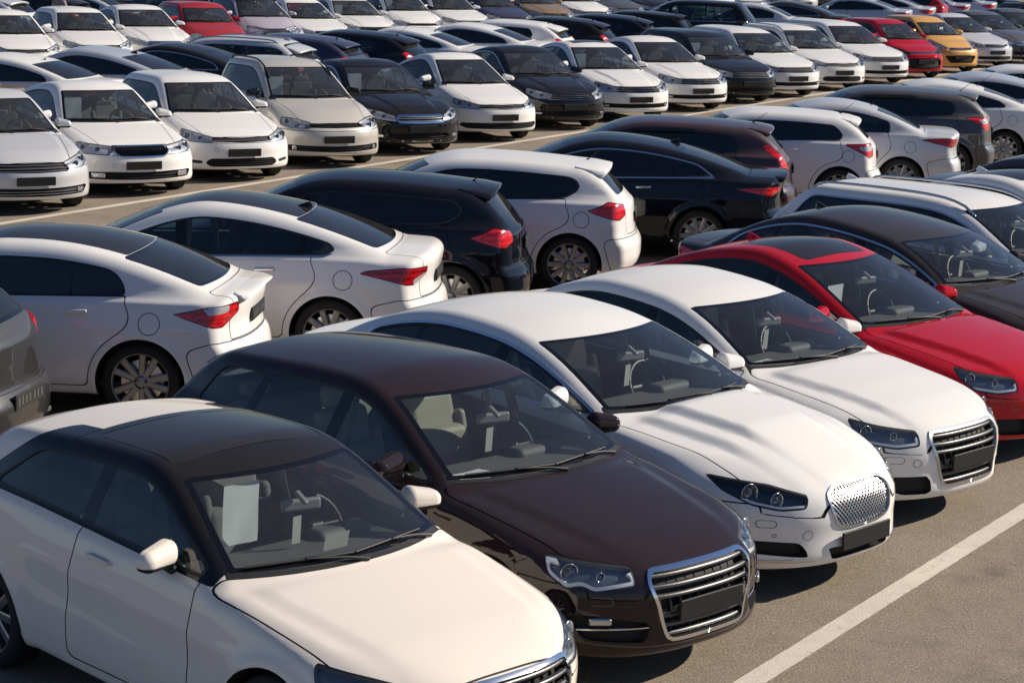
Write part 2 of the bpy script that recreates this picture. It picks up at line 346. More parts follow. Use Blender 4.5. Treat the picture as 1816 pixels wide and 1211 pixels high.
def rbox(size, r, c=(0, 0, 0), R=None, n=3, taper=None):
    """rounded box made of a gridded cube"""
    h = np.array(size)/2; r = min(r, h.min()*0.999); V = []; F = []
    N = []
    for ax in range(3):
        for sg in (-1, 1):
            u, v = (ax+1) % 3, (ax+2) % 3
            def ticks(k):
                q = r*np.tan(np.linspace(0, PI/4, n+1)); return np.concatenate([-(h[k]-r)-q[::-1], (h[k]-r)+q])
            tu, tv = ticks(u), ticks(v); U, W = np.meshgrid(tu, tv, indexing='ij')
            P = np.zeros(U.shape+(3,)); P[..., u] = U; P[..., v] = W; P[..., ax] = sg*h[ax]
            P = P.reshape(-1, 3); q = np.clip(P, -(h-r), h-r); D = P-q; Dn = D/(np.linalg.norm(D, axis=1)[:, None]+1e-12)
            o = sum(len(x) for x in V); V.append(q+Dn*r); N.append(Dn)
            a, b = U.shape; I = (np.arange(a)[:, None]*b+np.arange(b)[None]); A = I[:-1, :-1].ravel(); B = I[1:, :-1].ravel(); C2 = I[1:, 1:].ravel(); D2 = I[:-1, 1:].ravel()
            t = np.concatenate([np.stack([A, B, C2], 1), np.stack([A, C2, D2], 1)])
            F.append((t if sg > 0 else t[:, ::-1])+o)
    V = np.concatenate(V); N = np.concatenate(N); F = np.concatenate(F)
    if taper is not None: V, N = taper(V, N)
    if R is not None: V = V@R.T; N = N@R.T
    return Msh(V+np.array(c), F, N)
def rotY(a): c, s = math.cos(a), math.sin(a); return np.array([[c, 0, s], [0, 1, 0], [-s, 0, c]])
def rotZ(a): c, s = math.cos(a), math.sin(a); return np.array([[c, -s, 0], [s, c, 0], [0, 0, 1]])
def rotX(a): c, s = math.cos(a), math.sin(a); return np.array([[1, 0, 0], [0, c, -s], [0, s, c]])
def tube(pts, r, n=6):
    pts = np.array(pts, float); k = len(pts); r = np.broadcast_to(np.array(r, float), (k,))
    T = np.gradient(pts, axis=0); T /= np.linalg.norm(T, axis=1)[:, None]+1e-9
    ref = np.array([0.13, 0.29, 0.95]); A = np.cross(T, ref); A /= np.linalg.norm(A, axis=1)[:, None]+1e-9; B = np.cross(T, A)
    th = np.arange(n)*2*PI/n
    N = (A[:, None]*np.cos(th)[None, :, None]+B[:, None]*np.sin(th)[None, :, None])
    V = pts[:, None]+N*r[:, None, None]; V = V.reshape(-1, 3); N = N.reshape(-1, 3); F = []
    for i in range(k-1):
        for j in range(n):
            a, b = i*n+j, i*n+(j+1) % n; F += [(a, a+n, b+n), (a, b+n, b)]
    for e, base in ((0, 0), (1, (k-1)*n)):
        for j in range(1, n-1): F.append((base, base+j, base+j+1) if e == 0 else (base, base+j+1, base+j))
    F = np.array(F); m = Msh(V, F, N)
    # make sure the faces look outwards
    a, b, c = V[F[0]]; fn = np.cross(b-a, c-a)
    if fn@N[F[0, 0]] < 0: m = Msh(V, F[:, ::-1], N)
    return m
def lathe(prof, n=28):
    """profile of (radius, y) turned about the Y axis"""
    P = np.array(prof, float); k = len(P); th = np.arange(n)*2*PI/n
    T = np.gradient(P, axis=0); Nr = T[:, 1]; Ny = -T[:, 0]
    V = np.stack([P[:, None, 0]*np.cos(th), np.broadcast_to(P[:, None, 1], (k, n)), P[:, None, 0]*np.sin(th)], -1).reshape(-1, 3)
    N = np.stack([Nr[:, None]*np.cos(th), np.broadcast_to(Ny[:, None], (k, n)), Nr[:, None]*np.sin(th)], -1).reshape(-1, 3)
    N /= np.linalg.norm(N, axis=1)[:, None]+1e-9
    i, j = np.meshgrid(np.arange(k-1), np.arange(n), indexing='ij'); a = (i*n+j).ravel(); b = (i*n+(j+1) % n).ravel(); c = a+n; d = b+n
    F = np.concatenate([np.stack([a, b, d], 1), np.stack([a, d, c], 1)])
    fn = np.cross(V[F[:, 1]]-V[F[:, 0]], V[F[:, 2]]-V[F[:, 0]]); dt = (fn*(N[F].sum(1))).sum(1)
    bad = dt < 0; F[bad] = F[bad][:, ::-1]
    return Msh(V, F, N)
def flatn(V, F):
    """unshared vertices with face normals"""
    V = np.asarray(V, float); F = np.asarray(F, int); n = np.cross(V[F[:, 1]]-V[F[:, 0]], V[F[:, 2]]-V[F[:, 0]]); n /= np.linalg.norm(n, axis=1)[:, None]+1e-12
    return Msh(V[F.ravel()], np.arange(len(F)*3).reshape(-1, 3), np.repeat(n, 3, 0))
def tomesh(name, m, mat):
    me = bpy.data.meshes.new(name); nv, nf = len(m.V), len(m.F)
    me.vertices.add(nv); me.vertices.foreach_set('co', m.V.astype(np.float32).ravel())
    me.loops.add(nf*3); me.loops.foreach_set('vertex_index', m.F.astype(np.int32).ravel())
    me.polygons.add(nf); me.polygons.foreach_set('loop_start', np.arange(0, nf*3, 3, dtype=np.int32))
    me.polygons.foreach_set('use_smooth', np.ones(nf, bool))
    me.materials.append(mat); me.update(calc_edges=True); 
    me.normals_split_custom_set_from_vertices(m.N.astype(np.float32)); return me
def surface_net(phi, xs, ys, zs):
    s = phi < 0; nx, ny, nz = phi.shape
    c = [s[i:nx-1+i, j:ny-1+j, k:nz-1+k] for i in (0, 1) for j in (0, 1) for k in (0, 1)]
    cs = sum(x.astype(np.int8) for x in c); act = (cs > 0) & (cs < 8)
    I = np.argwhere(act); idx = np.full(act.shape, -1, np.int64); idx[tuple(I.T)] = np.arange(len(I))
    corners = np.array([(i, j, k) for i in (0, 1) for j in (0, 1) for k in (0, 1)])
    val = np.stack([phi[I[:, 0]+o[0], I[:, 1]+o[1], I[:, 2]+o[2]] for o in corners], 1)
    acc = np.zeros((len(I), 3)); cnt = np.zeros(len(I))
    for a in range(8):
        for b in range(a+1, 8):
            if np.abs(corners[a]-corners[b]).sum() != 1: continue
            va, vb = val[:, a], val[:, b]; x = (va < 0) != (vb < 0)
            t = np.where(x, va/np.where(x, va-vb, 1), 0)
            acc += np.where(x[:, None], corners[a]+(corners[b]-corners[a])*t[:, None], 0); cnt += x
    G = I+acc/cnt[:, None]; h = np.array([xs[1]-xs[0], ys[1]-ys[0], zs[1]-zs[0]])
    V = np.array([xs[0], ys[0], zs[0]])+G*h
    Q = []
    for ax in range(3):
        sl0 = [slice(None)]*3; sl1 = [slice(None)]*3; sl0[ax] = slice(0, -1); sl1[ax] = slice(1, None)
        a, b = s[tuple(sl0)], s[tuple(sl1)]; E = np.argwhere(a != b)
        u, v = (ax+1) % 3, (ax+2) % 3; ok = (E[:, u] > 0) & (E[:, v] > 0) & (E[:, u] < phi.shape[u]-1) & (E[:, v] < phi.shape[v]-1); E = E[ok]
        ins = a[tuple(E.T)]
        def cell(du, dv):
            e = E.copy(); e[:, u] -= du; e[:, v] -= dv; return idx[tuple(e.T)]
        q = np.stack([cell(1, 1), cell(0, 1), cell(0, 0), cell(1, 0)], 1); q[~ins] = q[~ins][:, ::-1]; Q.append(q)
    Q = np.concatenate(Q); Q = Q[(Q >= 0).all(1)]
    d1 = np.linalg.norm(V[Q[:, 0]]-V[Q[:, 2]], axis=1); d2 = np.linalg.norm(V[Q[:, 1]]-V[Q[:, 3]], axis=1); w = (d1 <= d2)
    T1 = np.where(w[:, None], Q[:, [0, 1, 2]], Q[:, [0, 1, 3]]); T2 = np.where(w[:, None], Q[:, [0, 2, 3]], Q[:, [1, 2, 3]])
    return V, np.concatenate([T1, T2])

# ------------------------------------------------------------------ car body: a smooth solid bounded by height-fields, then cut into its panels
BASE = dict(L=4.70, W=1.82, H=1.44, FO=0.90, WB=2.76, R=0.325, cowl=1.20, zc=0.955, wsm=0.515, bw=0.38, spk=2.85, ra1=0.095, ra2=0.042,
  crown=0.14, srb=-0.74, zrb=1.05, rm=0.46, br=0.22, wk=0.10, rk=0.21, lc=0.075, fplan=0.42, rplan=0.22, tum=0.46, hood_w=(0.66, 0.60),
  low=None, belt=None, nose=None, tail=None, dlo_r=[(-1.02, 1.06, 0.7)], dlo_drop=0.0, sB=None, doors=2, sC=None, chrome=0, rail=0.085, apil=0.062,
  face=None, tailp=[(1.55, 0.92), (1.15, 0.965), (0.66, 0.97), (0.66, 0.86), (1.0, 0.80), (1.25, 0.82)], tailclear=None, tailmat='red_lens',
  antenna='fin', spoiler=None, rails=None, sunroof=0, ridges=(), quarter=None, seat='seat_dark', rim=('rim', 10), h=0.0345, hatch=0, tops=None, plate_z=0.46,
  rplate_z=0.82, handle_z=None, handle='paint', visor=0, sidecut=0.0, mirror='paint', trimline=0)
def spec(**k):
    T = dict(BASE); T.update(k); L = T['L']
    for key in ('srb',):
        if T[key] < 0: T[key] = L+T[key]
    if T['low'] is None:
        c, z = T['cowl'], T['zc']
        fr = [(0, 0.655), (0.12, 0.70), (0.38, z-0.165), (0.75, z-0.085), (c, z-0.012), (c+0.5, z)]
        T['low'] = fr+([(T['srb'], T['zrb']-0.01), (L-0.45, T['zrb']-0.005), (L-0.12, T['zrb']-0.02), (L, T['zrb']-0.05)] if not T['hatch'] else [(L-0.6, T['zrb']-0.04), (L, T['zrb']-0.06)])
    if T['belt'] is None: T['belt'] = [(0, 0.585), (0.55, T['zc']-0.20), (T['cowl']+0.1, T['zc']-0.055), (L-1.0, T['zc']+0.03), (L, T['zc']+0.02)]
    if T['nose'] is None: T['nose'] = [(0.12, 0.16), (0.19, 0.05), (0.26, 0.0), (0.40, 0.01), (0.50, 0.0), (0.60, 0.02), (0.68, 0.07), (0.75, 0.17), (0.85, 0.40)]
    if T['tail'] is None:
        T['tail'] = ([(0.18, 0.16), (0.26, 0.05), (0.36, 0.0), (0.50, 0.0), (0.60, 0.02), (0.66, 0.07), (0.80, 0.09), (0.95, 0.055), (1.02, 0.05), (1.08, 0.10), (1.15, 0.25)] if not T['hatch']
            else [(0.18, 0.16), (0.28, 0.04), (0.38, 0.0), (0.54, 0.0), (0.60, 0.04), (0.66, 0.075), (0.80, 0.085), (0.95, 0.10), (1.10, 0.13), (1.45, 0.22)])
    if T['sB'] is None: T['sB'] = T['cowl']+1.22
    if T['handle_z'] is None: T['handle_z'] = T['zc']-0.085
    return T

def build_type(T):
    L, W, H, cw = T['L'], T['W'], T['H'], T['cowl']
    low = Curve(T['low'], 0.05); belt = Curve(T['belt'], 0.10); nose = Curve(T['nose'], 0.022); tail = Curve(T['tail'], 0.022)
    zb = Curve([(0, 0.20), (0.3, 0.185), (0.9, 0.20), (L-0.8, 0.20), (L, 0.27)], 0.05)
    prof = Curve([(-0.82, -0.10), (-0.74, -0.045), (-0.62, -0.018), (-0.45, 0.0), (-0.30, -0.004), (-0.215, -0.004), (-0.19, -0.012), (-0.10, -0.034), (-0.02, -0.055), (0.0, -0.068), (0.025, -0.098), (0.05, -0.108),
                  (0.2, -0.108-0.15*T['tum']), (0.4, -0.108-0.37*T['tum']), (0.7, -0.108-0.75*T['tum'])], 0.010)
    wf, wr = T['FO'], T['FO']+T['WB']; sb, zrb = T['srb'], T['zrb']; R = T['R']; Ra = R+0.042
    mid = cw+1.35; HR = [H]
    def Tt(s, y):
        y2 = y*y; u = s-T['bw']*y2-cw; wsz = T['zc']+T['wsm']*u-0.035*u*u
        dr = s-T['spk']; rf = HR[0]-np.where(dr < 0, T['ra1'], T['ra2'])*dr*dr-T['crown']*y2
        v = sb-T['br']*y2-s; rz = zrb+T['rm']*v-T.get('rc', 0.04)*v*v
        cab = smin(smin(wsz, rf, T['wk']), rz, T['rk'])
        lo = low(s)-T['lc']*y2
        for (y0, y1, s0, s1, hgt, wd) in T['ridges']:      # bonnet creases running from (s0,y0) to (s1,y1)
            yr = y0+(y1-y0)*np.clip((s-s0)/(s1-s0), 0, 1); lo = lo+hgt*sstep(yr-y, -wd, wd)*(1-sstep(s, cw-0.1, cw+0.25))*sstep(s, 0.0, 0.25)
        return smax(lo, cab, 0.022)
    for _ in range(3): HR[0] += H-float(Tt(np.arange(cw, sb, 0.02), np.zeros(len(np.arange(cw, sb, 0.02)))).max())
    wheel_c = ((wf, R), (wr, R))
    def Ws(s, z):
        f = np.clip((1.05-s)/1.05, 0, 1); r = np.clip((s-(L-1.15))/1.15, 0, 1)
        w = W/2-0.05*f*f-0.085*r*r
        zr = z-belt(s); p = prof(zr)
        if T['sidecut']: p = p-T['sidecut']*np.exp(-((zr+0.36)/0.10)**2)*sstep(s, wf+0.35, wf+0.6)*(1-sstep(s, wr-0.6, wr-0.35))
        up = sstep(zr, -0.02, 0.10)
        e = np.clip((s-mid-0.5)/1.5, 0, 1.3); ef = np.clip((mid-s)/1.5, 0, 1.2)
        w = w-up*(0.10*e*e+0.03*ef*ef)
        fl = 0
        for (a, b) in wheel_c:
            rr = np.sqrt((s-a)**2+(z-b)**2); fl = fl+0.016*np.exp(-((rr-Ra-0.01)/0.045)**2)
        return w+p+fl*(zr < 0)
    def Fr(y, z): return nose(z)+T['fplan']*(np.abs(y)/0.86)**2.7
    def Re(y, z): return L-tail(z)-T['rplan']*(np.abs(y)/0.86)**2.6
    def comb(t, w, f, r, b): 
        p = smax(t, w, T.get('ek', 0.095)); p = smax(p, f, 0.07); p = smax(p, r, 0.06); return smax(p, b, 0.04)
    def PHI(P):
        s, y, z = P.T; ya = np.abs(y)
        return comb(z-Tt(s, y), ya-Ws(s, z), Fr(y, z)-s, s-Re(y, z), zb(s)-z)
    h = T['h']
    def grad(P, e=0.003):
        G = np.zeros_like(P)
        for i in range(3):
            D = np.zeros(3); D[i] = e; G[:, i] = (PHI(P+D)-PHI(P-D))/(2*e)
        return G
    def shell(h):
        xs = np.arange(-0.09, L+0.09, h); ys = np.arange(-1.5*h, W/2+0.08, h); zs = np.arange(0.12, H+0.09, h)
        t2 = Tt(xs[:, None], ys[None]); w2 = Ws(xs[:, None], zs[None]); f2 = Fr(ys[:, None], zs[None]); r2 = Re(ys[:, None], zs[None])
        ph = comb(zs[None, None]-t2[:, :, None], np.abs(ys)[None, :, None]-w2[:, None, :], f2[None]-xs[:, None, None], xs[:, None, None]-r2[None], (zb(xs)[:, None]-zs[None])[:, None, :])
        V, F = surface_net(ph, xs, ys, zs)
        for it in range(3):
            G = grad(V); q = PHI(V)/np.maximum((G*G).sum(1), 0.2); V = V-G*np.clip(q, -0.03, 0.03)[:, None]
        V[np.abs(V[:, 1]) < 0.3*h, 1] = 0
        G = grad(V, 0.004); N = G/np.linalg.norm(G, axis=1)[:, None]
        S = Msh(V, F, N); S, _ = cut(S, np.where(np.abs(S.V[:, 1]) < 1e-7, -1e-5, -S.V[:, 1]))
        c0 = S.V[:, 1] < 1e-4; S.V[c0, 1] = 0; S.N[c0, 1] = 0; S.N[c0] /= np.linalg.norm(S.N[c0], axis=1)[:, None]
        return S
    def front_s(y, z):
        """where the finished nose surface stands at (y, z)"""
        y = np.asarray(y, float).ravel(); z = np.broadcast_to(np.asarray(z, float), y.shape); lo = np.full(y.shape, -0.15); hi = np.full(y.shape, 1.1)
        for _ in range(26):
            md = (lo+hi)/2; o = PHI(np.stack([md, y, z], 1)) > 0; lo = np.where(o, md, lo); hi = np.where(o, hi, md)
        return (lo+hi)/2
    S = shell(h); FULL = shell(2*h)
    P = []                                                        # parts: [name, mesh, material key, parent index, label]
    def add(name, m, mat, parent=None, label=None):
        if len(m.F) == 0: return None
        P.append([name, m, mat, parent, label]); return len(P)-1
    def pair(name, m, mat, parent=None):
        a = add(name, m, mat, None if parent is None else parent[0]); b = add(name, mirr(m), mat, None if parent is None else parent[1]); return (a, b)
    def topz(s, y):                                               # outer surface from above
        return Tt(np.asarray(s, float), np.asarray(y, float))
    def sidey(s, z): return Ws(np.asarray(s, float), np.asarray(z, float))
    F_ = lambda m: (m.V[:, 0], m.V[:, 1], m.V[:, 2])
    # wheel arches
    for (a, b) in wheel_c:
        s, y, z = F_(S); _, S = cut(S, np.maximum(np.hypot(s-a, z-b)-Ra, 0.42-y))
    liner = []
    for (a, b) in wheel_c:
        th = np.linspace(-0.35, PI+0.35, 26); yy = np.array([0.42, 0.55, 0.68, 0.80]); ring = []
        Vv = []
        for t in th:
            x, zz = a+Ra*math.cos(t), b+Ra*math.sin(t); ye = float(sidey(x, max(zz, 0.2)))-0.012
            for k in np.linspace(0, 1, 4): Vv.append((x, 0.42+(ye-0.42)*k, max(zz, 0.16)))
        Ff = []
        for i in range(len(th)-1):
            for j in range(3): q = i*4+j; Ff += [(q, q+1, q+5), (q, q+5, q+4)]
        k0 = len(Vv); Vv += [(a, 0.42, b)]
        for i in range(len(th)-1): Ff.append((k0, i*4, (i+1)*4))
        liner.append(flatn(Vv, Ff))
    for l_ in liner: pair('wheel_arch_liner', l_, 'under')
    s, y, z = F_(S); _, S = cut(S, z-(zb(s)+0.014))
    s, y, z = F_(FULL); un, _ = cut(FULL, z-(zb(s)+0.026)); un = offs(un, -0.004)
    for (a, b) in wheel_c:
        s, y, z = F_(un); _, un = cut(un, np.maximum(np.hypot(s-a, z-b)-Ra-0.01, 0.40-y))
    # glass
    gaps = []; trims = []; chromes = []
    s, y, z = F_(S)
    zt_y = lambda s: np.maximum(0.3, sidey(s, np.full(np.shape(s), H-0.14))-0.02)
    def ztop(s): return topz(s, zt_y(s))
    SS = np.arange(0, L, 0.01); ZT = ztop(SS); ST = np.gradient(ZT, 0.01)
    def dlo(s, z):
        d1 = belt(s)+0.030-T['dlo_drop']*0-z
        sl = np.interp(s, SS, ST); d2 = (z-np.interp(s, SS, ZT))/np.sqrt(1+sl*sl)+T['rail']
        d = smax(d1, d2, 0.018); d = smax(d, cw+0.30-s, 0.02)
        for (s0, z0, k) in T['dlo_r']:
            s0 = L+s0 if s0 < 0 else s0
            d = smax(d, ((s-s0)+k*(z-z0))/math.sqrt(1+k*k), T.get('dlo_k', 0.06))
        return d
    DL, S = cut(S, np.maximum(dlo(s, z), 0.30-y))
    def wscr(s, y, z): 
        u = s-T['bw']*y*y-cw; hd = T.get('header', (H-0.080-T['zc'])/T['wsm'])
        return np.maximum.reduce([smax(y-(sidey(s, z)-T['apil']), u-hd, 0.03), 0.035-u, s-T['spk']-0.1, T['zc']-0.02-z])
    s, y, z = F_(S); WSm, S = cut(S, wscr(s, y, z))
    def rwin(s, y, z):
        v = sb-T['br']*y*y-s; tl = T.get('rtop', (H-0.055-zrb)/T['rm'])
        return np.maximum.reduce([smax(smax(y-(sidey(s, z)-T.get('cpil', 0.075)), v-tl, 0.05), 0.03-v, 0.05), T['spk']-s, zrb-0.03-z, 0.02-S.N[:, 2]])
    s, y, z = F_(S); RW, S = cut(S, rwin(s, y, z))
    # interior lining (from the full shell, with the openings taken out)
    lin = FULL; s, y, z = F_(lin)
    lin, _ = cut(lin, np.maximum.reduce([cw-0.02-s, s-(sb+0.10), 0.24-z]))
    for (a, b) in wheel_c:
        s, y, z = F_(lin); _, lin = cut(lin, np.maximum(np.hypot(s-a, z-b)-Ra-0.03, 0.35-y))
    s, y, z = F_(lin); _, lin = cut(lin, np.maximum(dlo(s, z)-0.004, 0.30-y))
    s, y, z = F_(lin); _, lin = cut(lin, wscr(s, y, z)-0.004)
    s, y, z = F_(lin); v = sb-T['br']*y*y-s
    _, lin = cut(lin, np.maximum.reduce([y-(sidey(s, z)-0.07), v-T.get('rtop', (H-0.055-zrb)/T['rm']), 0.03-v, T['spk']-s, zrb-0.03-z]))
    s, y, z = F_(lin); top_l, lin = cut(lin, belt(s)+0.06-z)
    lin = flipm(offs(lin, -0.030)); top_l = flipm(offs(top_l, -0.022))
    # windscreen pieces: black printed border and clear pane
    s, y, z = F_(WSm); hd = T.get('header', (H-0.080-T['zc'])/T['wsm'])
    dW = np.maximum.reduce([y-(sidey(s, z)-T['apil']), s-T['bw']*y*y-cw-hd, 0.035-(s-T['bw']*y*y-cw)])
    pane, bord = cut(WSm, dW+0.032)
    # belt mouldings and side panes
    s, y, z = F_(DL); trim, gl = cut(DL, -(dlo(s, z)+0.016))
    sB, kB = T['sB'], 0.10; zb0 = T['zc']
    pil = []; panes = []
    s, y, z = F_(gl); pcut = sB-kB*(z-zb0); 
    a, rest = cut(gl, np.abs(s-pcut)-(0.052 if T['doors'] == 2 else 0.05)); pil.append(a)
    s, y, z = F_(rest); fwn, rr = cut(rest, s-sB); panes.append(('front_side_window', fwn, 'gside'))
    if T['quarter'] is not None and T['doors'] == 2:
        s, y, z = F_(rr); qs, kq, wq = T['quarter']; qs = L+qs if qs < 0 else qs
        a, rr = cut(rr, np.abs(s-qs+kq*(z-zb0))-wq); pil.append(a)
        s, y, z = F_(rr); b, c = cut(rr, s-qs+kq*(z-zb0)); panes.append(('rear_side_window', b, 'grearside')); panes.append(('quarter_window', c, 'grearside'))
    else: panes.append(('rear_side_window', rr, 'grearside'))
    if T['chrome']:
        s, y, z = F_(S); d = np.maximum(dlo(s, z), 0.30-y); ch, S = cut(S, d-0.016)
        if T['chrome'] == 2: s, y, z = F_(ch); ch2, ch = cut(ch, z-belt(s)-0.05); gaps_keep = ch; S = join([S, ch]); ch = ch2
        chromes.append(slab(ch, 0.004, -0.006))
    # front lamps and grille
    fc = T['face']; s, y, z = F_(S)
    lamp, S = cut(S, np.maximum(sdpoly(s+y, z, rpoly(fc['lamp'], 0.035)), s-1.35))
    s, y, z = F_(lamp); 
    ring, lensm = cut(lamp, -(sdpoly(s+y, z, rpoly(fc['lamp'], 0.035))+0.008))
    LH = []
    dl = sdpoly(lensm.V[:, 0]+lensm.V[:, 1], lensm.V[:, 2], rpoly(fc['lamp'], 0.035))
    ld = 0.055 if fc.get('lampmat') == 'lamp_dark' else 0.036
    back = join([offs(lensm, -ld), walls(lensm, -0.002, -ld)])
    GR = []
    for gdef in fc['grilles']:
        s, y, z = F_(S); po = rpoly(gdef['poly'], gdef.get('r', 0.04))
        gd = lambda m: np.maximum(sdpoly(m.V[:, 1], m.V[:, 2], po), m.V[:, 0]-0.9)
        reg, S = cut(S, np.maximum.reduce([sdpoly(y, z, po), s-0.9, S.N[:, 0]+0.12]))
        fw = gdef.get('fw', 0)
        if fw: fm, reg = cut(reg, -(gd(reg)+fw))
        else: fm = None
        GR.append((gdef, fm, reg, po))
    # tail lamps
    tp = rpoly(T['tailp'], 0.03); s, y, z = F_(S)
    tlm, S = cut(S, np.maximum(sdpoly(L-s+y, z, tp), L-1.4-s))
    tclear = None
    if T['tailclear'] is not None:
        s, y, z = F_(tlm); tclear, tlm = cut(tlm, sdpoly(L-s+y, z, rpoly(T['tailclear'], 0.02)))
    # roof panels
    roofp = None; sun = None
    if T['sunroof']:
        a0, a1, aw = T['sunroof']; s, y, z = F_(S)
        sun, S = cut(S, np.maximum.reduce([smax(smax(s-a1, a0+0.06*y*y-s, 0.05), y-aw, 0.06), 0.6-S.N[:, 2]]))
        sg, sun = cut(sun, -(np.maximum.reduce([sun.V[:, 0]-a1, a0-sun.V[:, 0], sun.V[:, 1]-aw])+0.008)); gaps.append(offs(sg, -0.004))
    if T['tops']:                                                  # a roof or roof arch of another colour
        a0, a1 = T['tops'][:2]; s, y, z = F_(S)
        a1_ = sb-T['br']*y*y-T.get('rtop', (H-0.055-zrb)/T['rm'])-0.004 if a1 is None else a1
        top, S = cut(S, np.maximum.reduce([a0-s, s-a1_, y-(sidey(s, z)-T['tops'][2]), belt(s)+0.18-z, 0.25-S.N[:, 2]]))
        roofp = top
        s, y, z = F_(roofp)
        rg, roofp = cut(roofp, -(np.maximum.reduce([a0-s, s-a1 if a1 is not None else s*0-9, s*0-9])+0.006)); gaps.append(offs(rg, -0.005))
    arch = None
    if T.get('archband'):
        s, y, z = F_(S); arch, S = cut(S, np.maximum.reduce([dlo(s, z)-T['archband'], 0.3-y, belt(s)+0.016-z]))
    def panel(S, d, g=0.0042):
        inn, out = cut(S, d(S)-g); strip, inn = cut(inn, -(d(inn)+g)); gaps.append(join([offs(strip, -0.007), ])); return inn, out
    # bonnet
    hw0, hw1 = T['hood_w']
    def dh(m):
        s, y, z = F_(m); t = np.clip(s/cw, 0, 1); yw = hw1+(hw0-hw1)*t
        return np.maximum.reduce([smax(y-yw, s-T['bw']*y*y-cw-0.0, 0.08), fc.get('hood_s', 0.13)+0.10*y*y-s, T.get('hood_n', 0.30)-m.N[:, 2], fc.get('hood_z', 0.0)-z])
    bon, S = panel(S, dh)
    # cowl panel between bonnet and windscreen
    s, y, z = F_(S); u = s-T['bw']*y*y-cw
    cowlp, S = cut(S, np.maximum.reduce([np.abs(u-0.015)-0.055, y-(sidey(s, z)-0.045), 0.2-S.N[:, 2]]))
    cowlp = join([cowlp, offs(bord, -0.001)]) if False else cowlp
    # doors
    sA = cw+T.get('hinge', 0.22); zs_ = 0.285; s0_ = T['dlo_r'][0][0]; sC = T['sC'] or ((L+s0_ if s0_ < 0 else s0_)-(0.16 if T['dlo_r'][0][2] > 0.5 else 0.03))
    def dside(a0, a1, rear):
        def d(m):
            s, y, z = F_(m); lean = 0.10*(z-zb0)
            dd = smax(smax(a0-lean-s if a0 > sA+0.1 else (a0+0.10*(zb0-z)*0-s), zs_-z, 0.06), (s-a1+lean) if not rear else smax(s-sC-0.05*np.sin(np.clip((zb0-z)/0.35, 0, 1)*PI), Ra+0.062-np.hypot(s-wr, z-R), 0.16), 0.06)
            return np.maximum.reduce([dd, 0.5-y, z-(belt(s)+0.036), -(m.N[:, 1]-0.2)])
        return d
    fd, S = panel(S, dside(sA, sB, False))
    rd = None
    if T['doors'] == 2: rd, S = panel(S, dside(sB+0.007, 9, True))
    # bumpers
    fz = fc.get('bump_z', 0.60)
    def dfb(m): s, y, z = F_(m); return np.maximum.reduce([s-(wf-Ra+0.10)-0.3*(z-0.5), z-fz-0.06*s, 0.0-z])
    fb, S = panel(S, dfb)
    def drb(m): s, y, z = F_(m); return np.maximum.reduce([smax((wr+Ra+0.03-0.3*(z-0.5))-s, z-0.60-0.16*np.clip((s-wr-Ra)/(L-wr-Ra), 0, 1), 0.08), z-(0.665 if not T['hatch'] else 0.63)])
    rb, S = panel(S, drb)
    # boot lid or tailgate
    if T['hatch']:
        def dbl(m): s, y, z = F_(m); return np.maximum.reduce([L-0.75-s, smax(y-(0.60-0.10*np.clip((z-1.0)/0.4, 0, 1)), 0.66-z, 0.05), z-(H-0.075), (sb-T['br']*y*y-(H-0.09-zrb)/T['rm'])-s])
    else:
        def dbl(m): s, y, z = F_(m); return np.maximum.reduce([smax(y-0.64, sb+0.03+0.15*y*y*-1-s, 0.05), 0.675-z])
    bl, S = panel(S, dbl)
    add('body', sym(S), 'paint'); add('underbody', sym(un), 'under'); add('bonnet', sym(bon), 'paint'); add('cowl_panel', sym(offs(cowlp, -0.004)), 'plastic')
    fbi = add('front_bumper', sym(fb), 'paint'); rbi = add('rear_bumper', sym(rb), 'paint'); bli = add('tailgate' if T['hatch'] else 'boot_lid', sym(bl), 'paint')
    if roofp is not None: add('roof', sym(roofp), 'roof')
    if arch is not None: pair('roof_arch', arch, 'arch')
    if sun is not None: add('sunroof', sym(offs(sun, -0.001)), 'black_glass')
    fl_l = fl_r = S
    fdp = pair('front_door' if T['doors'] == 2 else 'door', fd, 'paint')
    rdp = pair('rear_door', rd, 'paint') if rd is not None else None
    hz = T['handle_z']
    def handle(sh, par):
        ym = float(sidey(sh, hz)); ym2 = float(sidey(sh+0.16, hz+0.012)); a = math.atan2(ym2-ym, 0.16)
        m = rbox((0.185, 0.022, 0.030), 0.011, (sh+0.08, (ym+ym2)/2+0.020, hz+0.006), rotZ(a)@rotY(-0.05), 2)
        m = join([m, rbox((0.03, 0.03, 0.02), 0.008, (sh+0.005, ym+0.006, hz+0.002), None, 1), rbox((0.03, 0.03, 0.02), 0.008, (sh+0.155, ym2+0.006, hz+0.008), None, 1)])
        cup = rbox((0.10, 0.006, 0.055), 0.003, (sh+0.08, (ym+ym2)/2-0.0005, hz+0.005), rotZ(a))
        return m
    pair('door_handle', handle(sB-0.30, fdp), T['handle'], fdp)
    if rdp: pair('door_handle', handle(T.get('rh', sB+0.62), rdp), T['handle'], rdp)
    # fuel flap outline
    # glass parts
    wsi = add('windscreen', sym(offs(pane, -0.002)), 'glass_front'); add('windscreen_border', sym(offs(bord, -0.0015)), 'gloss_black', wsi)
    s, y, z = F_(RW); v = sb-T['br']*y*y-s
    dR = np.maximum.reduce([y-(sidey(s, z)-T.get('cpil', 0.075)), v-T.get('rtop', (H-0.055-zrb)/T['rm']), 0.03-v])
    rp, rbo = cut(RW, dR+0.028)
    rwi = add('rear_window', sym(offs(rp, -0.002)), 'glass_rear'); add('rear_window_border', sym(offs(rbo, -0.0015)), 'gloss_black', rwi)
    for nm, m, mk in panes: pair(nm, offs(m, -0.004), mk)
    
